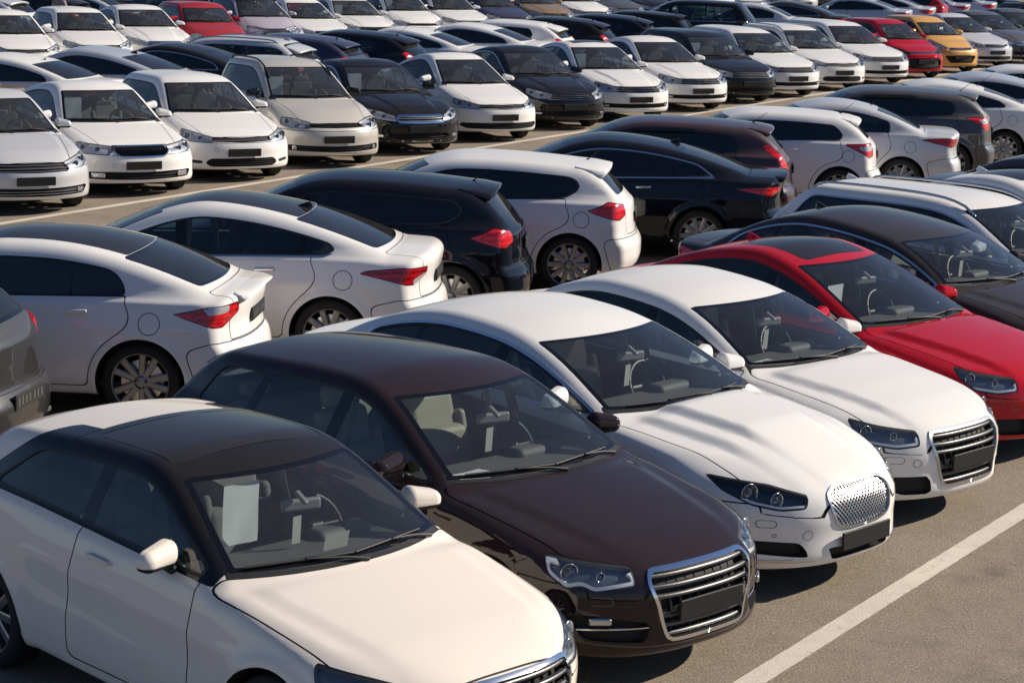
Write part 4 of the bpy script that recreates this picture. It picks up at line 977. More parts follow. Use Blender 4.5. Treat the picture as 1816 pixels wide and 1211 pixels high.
# ------------------------------------------------------------------ faces (front ends); lamps in (q = s+|y|, z), openings in (|y|, z)
def rng(a, b, n): return list(np.linspace(a, b, n))
RIBS = rng(0.045, 0.40, 6)
AUDI_G = dict(poly=[(-0.3, 0.685), (0.385, 0.685), (0.425, 0.62), (0.315, 0.285), (-0.3, 0.285)], r=0.05, fw=0.020, slats=('h', [0.645, 0.592, 0.539, 0.43, 0.377, 0.325], 0.011, 'slat_grey'), ribs=RIBS, depth=0.06)
FACES = {
 'audi_small': dict(lamp=[(0.525, 0.580), (0.555, 0.655), (0.95, 0.712), (1.34, 0.755), (1.32, 0.655), (1.06, 0.590), (0.8, 0.568)], lampmat='lamp_mid', bulbs=[(1.02, 0.650, 0.05), (0.78, 0.628, 0.035)], led=(0.024, 0.010, ([0.5, 1.5], [0.61, 0.66])), hood_s=0.08,
    grilles=[dict(AUDI_G, poly=[(-0.3, 0.655), (0.435, 0.655), (0.475, 0.585), (0.35, 0.27), (-0.3, 0.27)], slats=('h', [0.615, 0.565, 0.515, 0.465, 0.39, 0.33], 0.010, 'slat_grey')), dict(name='air_intake', poly=[(0.48, 0.27), (0.76, 0.30), (0.78, 0.42), (0.54, 0.40)], depth=0.04)]),
 'audi_hatch': dict(hood_s=0.06, rects=[(0.66, 0.535, 0.055, 0.022)], lamp=[(0.585, 0.612), (0.63, 0.700), (1.32, 0.762), (1.29, 0.665), (1.14, 0.595), (1.02, 0.612), (0.92, 0.580)], lampmat='lamp_mid', bulbs=[(1.10, 0.668, 0.050), (0.85, 0.652, 0.024)], led=(0.020, 0.010, ([0.55, 0.90, 1.0, 1.12, 1.22, 1.4], [0.70, 0.625, 0.642, 0.640, 0.745, 0.80])),
    grilles=[AUDI_G, dict(name='air_intake', poly=[(0.44, 0.29), (0.72, 0.32), (0.80, 0.46), (0.70, 0.46), (0.40, 0.40)], depth=0.05, slats=('h', [0.375], 0.006, 'chrome'))],
    fogs=[(0.66, 0.425, 0.13, 0.045, 'satin')]),
 'audi_sedan': dict(hood_s=0.06, rects=[(0.66, 0.50, 0.055, 0.024)], rings=[(-0.52, 0.475, 0.028)], lamp=[(0.60, 0.592), (0.63, 0.690), (1.02, 0.725), (1.34, 0.765), (1.28, 0.69), (1.10, 0.598), (0.85, 0.575)], lampmat='lamp_mid', bulbs=[(1.12, 0.668, 0.046), (0.86, 0.65, 0.026)], led=(0.022, 0.009, ([0.6, 0.9, 1.2, 1.5], [0.66, 0.625, 0.63, 0.70])),
    grilles=[dict(AUDI_G, fmat='paint_frame'), dict(name='air_intake', poly=[(0.40, 0.25), (0.62, 0.25), (0.78, 0.38), (0.42, 0.38)], depth=0.04)]),
 'saloon_mesh': dict(rects=[(0.70, 0.50, 0.045, 0.024)], rings=[(-0.48, 0.42, 0.030), (-0.66, 0.425, 0.010)], lamp=[(0.60, 0.585), (0.58, 0.665), (0.95, 0.730), (1.51, 0.775), (1.36, 0.69), (1.10, 0.610), (0.85, 0.578)], lampmat='lamp_dark', bulbs=[(1.10, 0.678, 0.058), (0.85, 0.645, 0.046)], led=(0.020, 0.007, ([0.5, 1.65], [0.60, 0.69])), hood_s=0.045,
    grilles=[dict(poly=[(-0.3, 0.700), (0.24, 0.700), (0.325, 0.655), (0.335, 0.60), (0.29, 0.46), (0.18, 0.435), (-0.3, 0.43)], r=0.09, fw=0.015, fmat='satin', slats=('mesh', 0.034, 0.0036, 'satin'), depth=0.05),
       dict(name='air_intake', poly=[(0.46, 0.275), (0.76, 0.31), (0.84, 0.40), (0.52, 0.375)], depth=0.05), dict(name='lower_intake', poly=[(-0.3, 0.245), (0.30, 0.245), (0.34, 0.325), (-0.3, 0.325)], r=0.02, depth=0.04)], strips=[(0.42, 0.85, 0.262, 0.014, 'satin')]),
 'skoda': dict(rings=[(-0.42, 0.46, 0.028)], lamp=[(0.56, 0.605), (0.52, 0.715), (0.95, 0.745), (1.38, 0.770), (1.36, 0.67), (1.0, 0.615)], bulbs=[(1.15, 0.690, 0.045), (0.82, 0.675, 0.04)], hood_s=0.11,
    grilles=[dict(poly=[(-0.3, 0.725), (0.43, 0.725), (0.40, 0.63), (0.33, 0.575), (-0.3, 0.565)], r=0.04, fw=0.017, slats=('v', rng(0.0, 0.40, 11), 0.008, 'gloss_black'), depth=0.04),
       dict(name='lower_intake', poly=[(-0.3, 0.25), (0.74, 0.27), (0.80, 0.37), (0.45, 0.375), (-0.3, 0.36)], depth=0.04, slats=('h', [0.285, 0.32], 0.006, 'plastic'))], fogs=[(0.62, 0.325, 0.20, 0.07, 'reflector')]),
 'slim': dict(rings=[(-0.42, 0.50, 0.026)], lamp=[(0.56, 0.605), (0.60, 0.685), (1.0, 0.745), (1.40, 0.785), (1.36, 0.69), (1.0, 0.615)], bulbs=[(1.12, 0.700, 0.052), (0.86, 0.660, 0.036)], hood_s=0.12,
    grilles=[dict(poly=[(-0.3, 0.672), (0.53, 0.690), (0.535, 0.622), (-0.3, 0.600)], r=0.012, slats=('h', [0.632], 0.006, 'satin'), depth=0.03),
       dict(name='lower_intake', poly=[(-0.3, 0.25), (0.50, 0.25), (0.58, 0.31), (0.50, 0.375), (-0.3, 0.375)], depth=0.04, slats=('h', [0.28, 0.31, 0.34], 0.006, 'plastic')), dict(name='air_intake', poly=[(0.62, 0.29), (0.80, 0.31), (0.80, 0.35), (0.60, 0.34)], r=0.01, depth=0.03)]),
 'slim_chrome': dict(lamp=[(0.56, 0.605), (0.60, 0.685), (1.0, 0.745), (1.40, 0.785), (1.36, 0.69), (1.0, 0.615)], bulbs=[(1.12, 0.700, 0.052), (0.86, 0.660, 0.036)], hood_s=0.12,
    grilles=[dict(poly=[(-0.3, 0.676), (0.53, 0.690), (0.535, 0.622), (-0.3, 0.600)], r=0.012, slats=('h', [0.617, 0.652], 0.006, 'chrome'), depth=0.03),
       dict(name='lower_intake', poly=[(-0.3, 0.245), (0.68, 0.26), (0.80, 0.33), (0.74, 0.365), (-0.3, 0.365)], depth=0.04, slats=('h', [0.28, 0.31, 0.34], 0.006, 'plastic'))]),
 'bars': dict(lamp=[(0.58, 0.600), (0.59, 0.705), (1.0, 0.755), (1.38, 0.800), (1.34, 0.69), (1.0, 0.605)], bulbs=[(1.16, 0.705, 0.045), (0.86, 0.670, 0.040)], hood_s=0.10,
    grilles=[dict(poly=[(-0.3, 0.712), (0.545, 0.718), (0.55, 0.600), (-0.3, 0.580)], r=0.015, slats=('h', [0.600, 0.635, 0.668, 0.700], 0.0065, 'chrome'), so=0.003, depth=0.035),
       dict(name='lower_intake', poly=[(-0.3, 0.285), (0.74, 0.298), (0.80, 0.385), (-0.3, 0.372)], depth=0.04, slats=('h', [0.315, 0.345], 0.006, 'gloss_black'))], strips=[(-1, 0.74, 0.258, 0.008, 'chrome')], fogs=[(0.68, 0.335, 0.13, 0.04, 'satin')]),
 'wide_bars': dict(lamp=[(0.62, 0.595), (0.56, 0.690), (1.0, 0.750), (1.42, 0.790), (1.36, 0.69), (1.0, 0.605)], bulbs=[(1.12, 0.695, 0.045), (0.86, 0.655, 0.036)], hood_s=0.12,
    grilles=[dict(poly=[(-0.3, 0.690), (0.52, 0.690), (0.475, 0.575), (-0.3, 0.560)], r=0.02, slats=('h', [0.585, 0.622, 0.660], 0.0065, 'satin'), depth=0.035),
       dict(name='lower_intake', poly=[(-0.3, 0.25), (0.72, 0.265), (0.80, 0.375), (-0.3, 0.355)], depth=0.04, slats=('h', [0.285, 0.32], 0.006, 'satin'))], fogs=[(0.66, 0.325, 0.12, 0.05, 'reflector')]),
 'minivan': dict(lamp=[(0.56, 0.640), (0.62, 0.735), (1.0, 0.785), (1.36, 0.800), (1.34, 0.69), (1.0, 0.640)], bulbs=[(1.12, 0.725, 0.052), (0.86, 0.690, 0.044)], hood_s=0.16,
    grilles=[dict(poly=[(-0.3, 0.712), (0.50, 0.722), (0.51, 0.655), (-0.3, 0.640)], r=0.012, slats=('h', [0.665, 0.69], 0.006, 'gloss_black'), depth=0.03), dict(name='lower_intake', poly=[(-0.3, 0.26), (0.78, 0.29), (0.78, 0.385), (-0.3, 0.355)], depth=0.04, slats=('h', [0.30, 0.33], 0.005, 'plastic'))], fogs=[(0.68, 0.335, 0.075, 0.07, 'reflector')]),
 'winged': dict(lamp=[(0.52, 0.575), (0.62, 0.685), (1.0, 0.745), (1.52, 0.790), (1.40, 0.69), (1.0, 0.610)], bulbs=[(1.16, 0.700, 0.042), (0.86, 0.665, 0.042)], hood_s=0.10, led=(0.020, 0.008, ([0.5, 1.5], [0.62, 0.70])),
    grilles=[dict(poly=[(-0.3, 0.690), (0.40, 0.690), (0.47, 0.640), (0.42, 0.560), (-0.3, 0.545)], r=0.03, fw=0.028, slats=('h', [0.59, 0.635], 0.010, 'satin'), depth=0.04), dict(name='lower_intake', poly=[(-0.3, 0.285), (0.46, 0.29), (0.52, 0.38), (-0.3, 0.39)], depth=0.05, slats=('h', [0.29, 0.325], 0.006, 'plastic'))], fogs=[(0.70, 0.335, 0.16, 0.05, 'reflector')], strips=[(-1, 0.74, 0.258, 0.008, 'chrome')]),
 'bigmouth': dict(lamp=[(0.58, 0.640), (0.62, 0.715), (1.0, 0.790), (1.38, 0.850), (1.36, 0.74), (1.05, 0.66)], lampmat='lamp_dark', bulbs=[(1.12, 0.745, 0.045), (0.84, 0.69, 0.04)], hood_s=0.14,
    grilles=[dict(poly=[(-0.3, 0.715), (0.50, 0.725), (0.53, 0.675), (-0.3, 0.650)], r=0.012, fw=0.010, depth=0.03), dict(name='lower_intake', poly=[(-0.3, 0.275), (0.50, 0.285), (0.58, 0.40), (0.52, 0.555), (-0.3, 0.56)], r=0.05, depth=0.05, slats=('h', [0.31, 0.35, 0.52], 0.006, 'plastic'))]),
 'smile': dict(lamp=[(0.60, 0.650), (0.58, 0.720), (1.0, 0.83), (1.42, 0.92), (1.40, 0.79), (1.05, 0.68)], lampmat='lamp_in', bulbs=[(1.12, 0.77, 0.05), (0.84, 0.71, 0.04)], hood_s=0.16,
    grilles=[dict(poly=[(-0.3, 0.690), (0.36, 0.705), (0.39, 0.665), (0.34, 0.645), (-0.3, 0.635)], r=0.02, fw=0.010, depth=0.03), dict(name='lower_intake', poly=[(-0.3, 0.30), (0.38, 0.30), (0.54, 0.50), (-0.3, 0.50)], r=0.05, depth=0.05, slats=('h', [0.33, 0.37], 0.006, 'plastic'))], fogs=[(0.66, 0.33, 0.06, 0.06, 'reflector')]),
 'plain': dict(lamp=[(0.56, 0.595), (0.56, 0.685), (1.0, 0.745), (1.42, 0.785), (1.38, 0.68), (1.0, 0.600)], bulbs=[(1.14, 0.695, 0.045), (0.84, 0.655, 0.04)], hood_s=0.12,
    grilles=[dict(poly=[(-0.3, 0.690), (0.42, 0.690), (0.38, 0.600), (-0.3, 0.590)], r=0.03, fw=0.012, slats=('h', [0.625, 0.655], 0.006, 'slat_grey'), depth=0.03), dict(name='lower_intake', poly=[(-0.3, 0.25), (0.58, 0.26), (0.62, 0.35), (-0.3, 0.36)], depth=0.04, slats=('h', [0.29, 0.32], 0.006, 'plastic'))], fogs=[(0.70, 0.33, 0.08, 0.06, 'satin')]),
 'round': dict(lamp=[(0.70, 0.62), (0.66, 0.69), (0.80, 0.77), (1.02, 0.80), (1.22, 0.76), (1.20, 0.68), (1.0, 0.62)], bulbs=[(1.00, 0.71, 0.052), (0.80, 0.69, 0.04)], hood_s=0.16,
    grilles=[dict(poly=[(-0.3, 0.69), (0.40, 0.70), (0.42, 0.64), (-0.3, 0.61)], r=0.03, fw=0.014, slats=('h', [0.65], 0.006, 'chrome'), depth=0.03), dict(name='lower_intake', poly=[(-0.3, 0.27), (0.55, 0.28), (0.60, 0.42), (-0.3, 0.42)], depth=0.04)]),
 'tall_bars': dict(lamp=[(0.60, 0.70), (0.58, 0.82), (1.0, 0.87), (1.42, 0.89), (1.38, 0.78), (1.0, 0.71)], bulbs=[(1.14, 0.80, 0.05), (0.84, 0.77, 0.045)], hood_s=0.14,
    grilles=[dict(poly=[(-0.3, 0.82), (0.50, 0.82), (0.46, 0.66), (-0.3, 0.65)], r=0.03, fw=0.014, slats=('h', [0.70, 0.74, 0.78], 0.008, 'chrome'), depth=0.03), dict(name='lower_intake', poly=[(-0.3, 0.30), (0.64, 0.31), (0.70, 0.45), (-0.3, 0.45)], depth=0.04)]),
}
HK = dict(hatch=1, srb=-0.13, zrb=1.0, rm=1.30, br=0.16, rk=0.17, cpil=0.085)
def hat(**k):
    d = dict(HK); d.update(k); return spec(**d)
TYPES = {
 'small_hatch': lambda: hat(L=3.95, W=1.74, ek=0.065, rail=0.052, hood_n=0.12, sunroof=(2.00, 2.70, 0.50), H=1.415, FO=0.80, WB=2.47, R=0.315, cowl=1.12, zc=0.955, wsm=0.567, spk=2.33, ra2=0.050, doors=1, sB=2.42, hinge=0.30, face=FACES['audi_small'], rm=1.05, zrb=0.98, dlo_r=[(3.40, 1.0, 1.45)], dlo_k=0.03, tops=(1.55, 2.78, 0.0), archband=0.085, antenna=None, hood_w=(0.79, 0.70), ridges=[(0.50, 0.62, 0.25, 1.0, 0.012, 0.06)], belt=[(0, 0.56), (0.55, 0.745), (1.15, 0.895), (2.9, 1.0), (3.95, 1.01)], fplan=0.46, sidecut=0.012, spoiler=(-0.50, -0.22, 0.50, 0.03, 0.02)),
 'audi_hatch': lambda: hat(L=4.31, W=1.785, ek=0.068, rail=0.055, hood_n=0.15, wsm=0.509, H=1.43, FO=0.87, WB=2.64, cowl=1.18, face=FACES['audi_hatch'], spk=2.58, ra2=0.042, rm=1.0, srb=-0.16, zrb=1.0, dlo_r=[(3.78, 1.03, 0.75)], quarter=(3.22, 0.32, 0.040), ridges=[(0.44, 0.60, 0.15, 1.15, 0.012, 0.06)], hood_w=(0.77, 0.69), antenna=None, seat='seat_beige', sidecut=0.014, spoiler=(-0.52, -0.25, 0.50, 0.03, 0.02), mirror='paint', hinge=0.26),
 'mesh_saloon': lambda: spec(L=4.82, W=1.877, ek=0.08, rail=0.070, hood_n=0.15, H=1.46, FO=0.90, WB=2.909, R=0.345, cowl=1.31, zc=0.985, wsm=0.467, spk=3.15, ra2=0.034, srb=-0.48, zrb=1.07, rm=0.48, rk=0.19, face=FACES['saloon_mesh'], dlo_r=[(-0.92, 1.06, 0.9)], quarter=(-1.46, 0.25, 0.022), chrome=1, h=0.030, ridges=[(0.25, 0.42, 0.05, 1.4, 0.044, 0.056), (0.48, 0.62, 0.15, 1.4, 0.036, 0.056)], seat='seat_beige', antenna=None, plate_z=0.36, fplan=0.46, hood_w=(0.78, 0.70), sidecut=0.014, tailp=[(1.6, 0.90), (1.1, 0.95), (0.6, 0.95), (0.6, 0.84), (1.1, 0.82)]),
 'audi_sedan': lambda: spec(L=4.55, W=1.826, rk=0.17, rm=0.52, ra2=0.03, srb=-0.52, ek=0.08, rail=0.070, hood_n=0.15, wsm=0.498, H=1.427, FO=0.88, WB=2.81, face=FACES['audi_sedan'], cowl=1.25, spk=3.08, dlo_r=[(-0.80, 1.04, 0.9)], quarter=(-1.26, 0.3, 0.03), antenna=None, ridges=[(0.45, 0.63, 0.15, 1.15, 0.034, 0.05)], hood_w=(0.77, 0.70), sidecut=0.014, seat='seat_grey'),
 'red_fastback': lambda: spec(L=4.47, W=1.854, ek=0.08, rail=0.070, hood_n=0.15, H=1.44, FO=0.88, WB=2.81, face=FACES['audi_sedan'], cowl=1.22, zc=0.935, wsm=0.47, spk=3.0, ra2=0.034, srb=-0.36, zrb=1.03, rm=0.44, rk=0.2, dlo_r=[(-0.78, 1.0, 0.9)], sunroof=(2.25, 2.98, 0.44), ridges=[(0.46, 0.64, 0.15, 1.2, 0.034, 0.05)], hood_w=(0.77, 0.70), sidecut=0.014),
 'chrome_sedan': lambda: spec(L=4.72, W=1.87, rk=0.18, rm=0.5, ra2=0.03, srb=-0.54, ek=0.08, rail=0.070, hood_n=0.15, h=0.044, wsm=0.57, H=1.45, FO=0.92, WB=2.91, R=0.34, face=FACES['audi_sedan'], cowl=1.16, zc=0.965, spk=3.1, chrome=1, dlo_r=[(-0.86, 1.04, 0.9)], quarter=(-1.32, 0.3, 0.025), seat='seat_beige', ridges=[(0.45, 0.62, 0.15, 1.2, 0.016, 0.05)], hood_w=(0.77, 0.70)),
 'roof_sedan': lambda: spec(L=4.70, W=1.826, h=0.044, wsm=0.5, H=1.43, FO=0.88, WB=2.81, face=FACES['audi_sedan'], cowl=1.24, spk=2.95, chrome=1, dlo_r=[(-1.06, 1.04, 0.9)], quarter=(-1.50, 0.3, 0.03), sunroof=(2.3, 3.0, 0.44)),
 'rail_wagon': lambda: hat(L=4.72, W=1.826, h=0.044, wsm=0.5, H=1.44, FO=0.88, WB=2.81, face=FACES['audi_sedan'], cowl=1.24, spk=2.88, ra2=0.020, rm=0.85, srb=-0.14, zrb=1.02, chrome=1, dlo_r=[(-0.52, 1.06, 0.75)], quarter=(-1.28, 0.2, 0.03), rails=(2.05, 4.15, 0.545, 'satin'), antenna='fin', ant_s=3.95),
 'lip_sedan': lambda: spec(L=4.46, W=1.78, flap=(3.66, 0.815), H=1.44, FO=0.885, WB=2.70, face=FACES['plain'], cowl=1.08, zc=0.975, wsm=0.47, spk=2.53, ra2=0.042, srb=4.13, zrb=1.08, rm=0.45, rk=0.24, dlo_r=[(3.46, 1.06, 0.12), (3.40, 1.16, 0.75)], dlo_k=0.07, quarter=(3.0, 0.05, 0.010), tops=(1.70, None, 0.16), rtop=0.675, antenna=None, spoiler=(-0.15, 0.004, 0.56, 0.0, 0.022), sp_up=0.006, sp_e=0.035, tailp=[(1.47, 0.895), (1.12, 0.960), (0.70, 0.985), (0.66, 0.90), (0.95, 0.785), (1.12, 0.790)], tailclear=[(1.18, 0.952), (0.86, 0.968), (0.86, 0.912), (1.14, 0.892)], marks=1, tailmat='red_lens', rim=('rim', 5, 0.24), low=None, tum=0.36, belt=[(0, 0.585), (0.55, 0.765), (1.15, 0.92), (3.4, 0.985), (4.56, 0.99)], rh=2.98, sC=3.45, gdark=1),
 'panorama_sedan': lambda: spec(L=4.68, W=1.815, H=1.47, FO=0.93, WB=2.77, face=FACES['plain'], cowl=1.10, zc=0.985, wsm=0.46, spk=2.68, ra2=0.048, srb=4.2, zrb=1.09, rm=0.4, rk=0.26, dlo_r=[(-0.92, 1.06, 0.9), (3.60, 1.02, -1.9)], dlo_k=0.02, sC=3.52, quarter=(3.36, -0.42, 0.035), tops=(1.60, None, 0.16), rtop=0.8, antenna='fin', antmat='gloss_black', chrome=2, tailp=[(1.66, 0.915), (1.15, 0.960), (0.66, 0.950), (0.66, 0.88), (0.95, 0.790), (1.12, 0.800)], tailclear=[(0.98, 0.845), (0.70, 0.895), (0.66, 0.85), (0.95, 0.78)], tailmat='red_dark', marks=1, handle='chrome', rh=3.02),
 'kick_hatch': lambda: hat(L=4.31, W=1.78, h=0.044, H=1.47, FO=0.88, WB=2.65, face=FACES['plain'], cowl=1.0, zc=0.985, wsm=0.50, spk=2.48, ra2=0.045, rm=1.02, srb=-0.20, zrb=1.06, dlo_r=[(3.50, 1.06, -1.25), (3.62, 1.22, 0.7)], dlo_k=0.10, quarter=(2.92, -0.40, 0.010), antenna='rod', rod=0.20, spoiler=(-0.74, -0.36, 0.545, 0.03, 0.05), tailp=[(1.46, 0.925), (1.12, 1.035), (0.80, 0.995), (0.76, 0.88), (0.98, 0.825), (1.15, 0.84)], rim=('rim', 10), sB=2.08, rh=2.72, marks=1, sidecut=0.012),
 'dark_fastback': lambda: spec(L=4.85, W=1.83, h=0.044, H=1.46, FO=0.96, WB=2.80, face=FACES['plain'], cowl=1.14, zc=0.985, wsm=0.46, spk=2.73, ra2=0.046, srb=-0.50, zrb=1.09, rm=0.4, rk=0.26, dlo_r=[(-0.92, 1.02, 1.4)], dlo_k=0.03, chrome=1, quarter=(-1.42, 0.2, 0.02), antenna='fin', antmat='gloss_black', tailp=[(1.62, 0.925), (1.1, 0.955), (0.6, 0.94), (0.6, 0.875), (1.0, 0.835), (1.2, 0.85)], handle='chrome', spoiler=(-0.16, 0.0, 0.56, -0.01, 0.03), sp_up=0.01),
 'tall_lamp_hatch': lambda: hat(L=4.30, W=1.77, h=0.044, H=1.46, FO=0.86, WB=2.62, face=FACES['plain'], cowl=0.98, zc=1.0, wsm=0.50, spk=2.48, ra2=0.035, rm=0.95, srb=-0.20, zrb=1.08, dlo_r=[(3.45, 1.15, 0.35)], antenna='rod', visor=2.9, spoiler=(-0.70, -0.36, 0.53, 0.03, 0.045), tailp=[(1.22, 1.17), (1.10, 1.19), (0.70, 0.86), (0.72, 0.76), (0.95, 0.76)], sB=2.06),
 'short_hatch': lambda: hat(L=4.05, W=1.72, h=0.044, H=1.43, FO=0.82, WB=2.57, face=FACES['plain'], cowl=0.95, zc=0.98, wsm=0.50, spk=2.38, ra2=0.042, rm=0.95, srb=-0.18, zrb=1.04, dlo_r=[(3.42, 1.08, -0.75), (3.36, 1.20, 0.9)], quarter=(2.86, -0.25, 0.012), antenna='rod', rod=0.22, spoiler=(-0.64, -0.33, 0.52, 0.03, 0.045), tailp=[(1.42, 1.0), (0.78, 1.02), (0.74, 0.83), (1.0, 0.80), (1.12, 0.86)], tailclear=[(1.2, 0.965), (0.80, 0.985), (0.78, 0.91), (1.12, 0.905)], sB=1.98),
 'notch_sedan': lambda: spec(L=4.38, W=1.72, rk=0.22, h=0.044, H=1.455, FO=0.83, WB=2.57, face=FACES['plain'], cowl=0.97, zc=0.975, wsm=0.49, spk=2.48, ra2=0.04, srb=-0.62, zrb=1.07, rm=0.48, dlo_r=[(3.22, 1.05, 0.05)], dlo_k=0.05, quarter=(2.95, 0.02, 0.012), antenna='rod', rod=0.22, tailp=[(1.56, 0.945), (1.1, 0.975), (0.66, 0.955), (0.66, 0.85), (1.0, 0.83), (1.2, 0.87)], tailmat='red_dark', handle='chrome', sB=2.05, rh=2.66, gclear=1),
 'grey_crossover': lambda: hat(L=4.33, W=1.80, h=0.044, H=1.49, FO=0.88, WB=2.65, face=FACES['plain'], cowl=1.0, zc=1.02, wsm=0.50, spk=2.58, ra2=0.035, rm=0.95, srb=-0.18, zrb=1.12, dlo_r=[(3.62, 1.12, 0.45), (3.55, 1.12, -1.0)], antenna='rod', visor=2.95, spoiler=(-0.68, -0.34, 0.54, 0.03, 0.045), tailp=[(1.40, 1.08), (0.82, 1.08), (0.76, 0.88), (1.0, 0.85), (1.1, 0.90)], tailclear=[(1.2, 1.04), (0.84, 1.05), (0.82, 0.98), (1.12, 0.97)], sB=2.08),
 'slope_sedan': lambda: spec(L=4.55, W=1.78, H=1.445, FO=0.87, WB=2.70, face=FACES['plain'], cowl=1.05, zc=0.98, wsm=0.47, spk=2.53, ra2=0.046, srb=-0.55, zrb=1.08, rm=0.42, rk=0.26, dlo_r=[(-0.92, 1.02, 1.2)], dlo_k=0.02, antenna='rod', rod=0.26, visor=2.9, h=0.053),
 'slope_chrome_sedan': lambda: spec(L=4.60, W=1.80, H=1.45, FO=0.87, WB=2.72, face=FACES['plain'], cowl=1.05, zc=0.98, wsm=0.47, spk=2.53, ra2=0.046, srb=-0.55, zrb=1.08, rm=0.42, rk=0.26, dlo_r=[(-0.92, 1.02, 1.2)], dlo_k=0.02, chrome=1, antenna=None, quarter=(-1.35, 0.2, 0.01), h=0.053),
 'rear_round_hatch': lambda: hat(L=4.33, W=1.80, h=0.044, H=1.5, FO=0.90, WB=2.65, face=FACES['minivan'], cowl=0.95, zc=1.0, wsm=0.52, spk=2.58, ra2=0.045, rm=0.9, srb=-0.20, zrb=1.06, dlo_r=[(3.62, 1.2, 0.4)], tailp=[(1.25, 1.06), (1.05, 1.12), (0.74, 1.02), (0.72, 0.90), (0.95, 0.84), (1.15, 0.92)], marks=1, antenna='rod', rplate_z=0.56),
 'octavia': lambda: spec(L=4.66, W=1.814, wsm=0.56, H=1.46, FO=0.88, WB=2.686, face=FACES['skoda'], cowl=1.18, spk=2.68, srb=-0.55, rm=0.42, rk=0.26, zrb=1.06, dlo_r=[(-0.86, 1.04, 1.0)], dlo_k=0.03, quarter=(-1.32, 0.25, 0.02), antenna=None, hood_w=(0.68, 0.52), fplan=0.36, seat='seat_grey'),
 'five_door_hatch': lambda: hat(L=4.26, W=1.80, wsm=0.53, H=1.455, FO=0.87, WB=2.637, face=FACES['slim'], cowl=1.16, spk=2.58, ra2=0.030, rm=1.25, dlo_r=[(3.75, 1.05, 0.55)], quarter=(3.28, 0.2, 0.02), antenna=None, hood_w=(0.68, 0.55), fplan=0.38),
 'minivan': lambda: hat(L=4.21, W=1.76, H=1.59, FO=0.87, WB=2.578, face=FACES['minivan'], cowl=1.1, zc=1.03, wsm=0.565, wk=0.14, spk=2.48, ra2=0.025, rm=1.6, srb=-0.11, zrb=1.04, dlo_r=[(3.72, 1.05, 0.35)], quarter=(3.15, 0.15, 0.02), rails=(1.75, 3.75, 0.545, 'plastic'), antenna=None, hood_w=(0.66, 0.52), mirror='gloss_black', tum=0.36, fplan=0.40, plate_z=0.47),
 'winged_sedan': lambda: spec(L=4.85, W=1.845, wsm=0.52, H=1.465, FO=0.96, WB=2.775, R=0.33, face=FACES['winged'], cowl=1.25, zc=0.97, spk=2.73, dlo_r=[(-1.0, 1.04, 1.0)], dlo_k=0.03, chrome=1, quarter=(-1.42, 0.2, 0.02), antenna=None, hood_w=(0.69, 0.55), ridges=[(0.34, 0.46, 0.15, 1.1, 0.018, 0.05)]),
 'compact_sedan': lambda: spec(L=4.39, W=1.70, H=1.467, FO=0.85, WB=2.553, R=0.305, face=FACES['slim_chrome'], cowl=1.1, zc=0.97, wsm=0.53, spk=2.48, srb=-0.66, rm=0.45, dlo_r=[(3.45, 1.05, 0.6)], antenna=None, hood_w=(0.64, 0.54), h=0.044),
 'jetta': lambda: spec(L=4.64, W=1.778, wsm=0.53, H=1.48, FO=0.90, WB=2.65, face=FACES['wide_bars'], cowl=1.18, zc=0.975, spk=2.63, dlo_r=[(-1.0, 1.05, 0.8)], antenna=None, hood_w=(0.67, 0.50), ridges=[(0.46, 0.58, 0.1, 1.0, 0.014, 0.04)]),
 'bar_sedan': lambda: spec(L=4.77, W=1.82, wsm=0.52, H=1.472, FO=0.94, WB=2.712, face=FACES['bars'], cowl=1.21, zc=0.97, spk=2.73, dlo_r=[(-1.02, 1.05, 0.9)], quarter=(-1.4, 0.2, 0.02), chrome=1, antenna=None, hood_w=(0.69, 0.555), h=0.044, ridges=[(0.36, 0.48, 0.15, 1.1, 0.016, 0.04)], mirror='paint'),
 'roof_bar_sedan': lambda: spec(L=4.87, W=1.835, wsm=0.524, H=1.48, FO=0.94, WB=2.80, face=FACES['bars'], cowl=1.21, zc=0.97, spk=2.73, dlo_r=[(-1.02, 1.05, 0.9)], chrome=1, antenna=None, sunroof=(2.3, 3.05, 0.42), hood_w=(0.69, 0.555), h=0.044, ridges=[(0.34, 0.46, 0.15, 1.1, 0.024, 0.04)]),
 'bar_wagon': lambda: hat(L=4.77, W=1.82, wsm=0.53, H=1.50, FO=0.94, WB=2.712, face=FACES['bars'], cowl=1.21, zc=0.97, spk=2.88, ra2=0.018, rm=0.95, srb=-0.13, zrb=1.02, dlo_r=[(-0.50, 1.05, 0.6)], quarter=(-1.3, 0.2, 0.02), antenna=None, hood_w=(0.69, 0.555), h=0.044),
 'slim_wagon': lambda: hat(L=4.56, W=1.80, wsm=0.54, H=1.48, FO=0.87, WB=2.637, face=FACES['slim'], cowl=1.16, spk=2.78, ra2=0.018, rm=0.95, srb=-0.13, zrb=1.02, dlo_r=[(-0.50, 1.05, 0.6)], quarter=(-1.2, 0.2, 0.02), rails=(1.95, 4.0, 0.55, 'satin'), antenna=None, hood_w=(0.68, 0.55), fplan=0.38, h=0.044),
 'city_hatch': lambda: hat(L=3.70, W=1.60, H=1.49, FO=0.70, WB=2.40, R=0.295, face=FACES['bigmouth'], cowl=0.85, zc=1.0, wsm=0.53, spk=2.23, ra2=0.032, rm=1.5, srb=-0.10, zrb=1.04, dlo_r=[(3.15, 1.08, 0.5)], antenna=None, hood_w=(0.60, 0.48), h=0.044, sB=1.85),
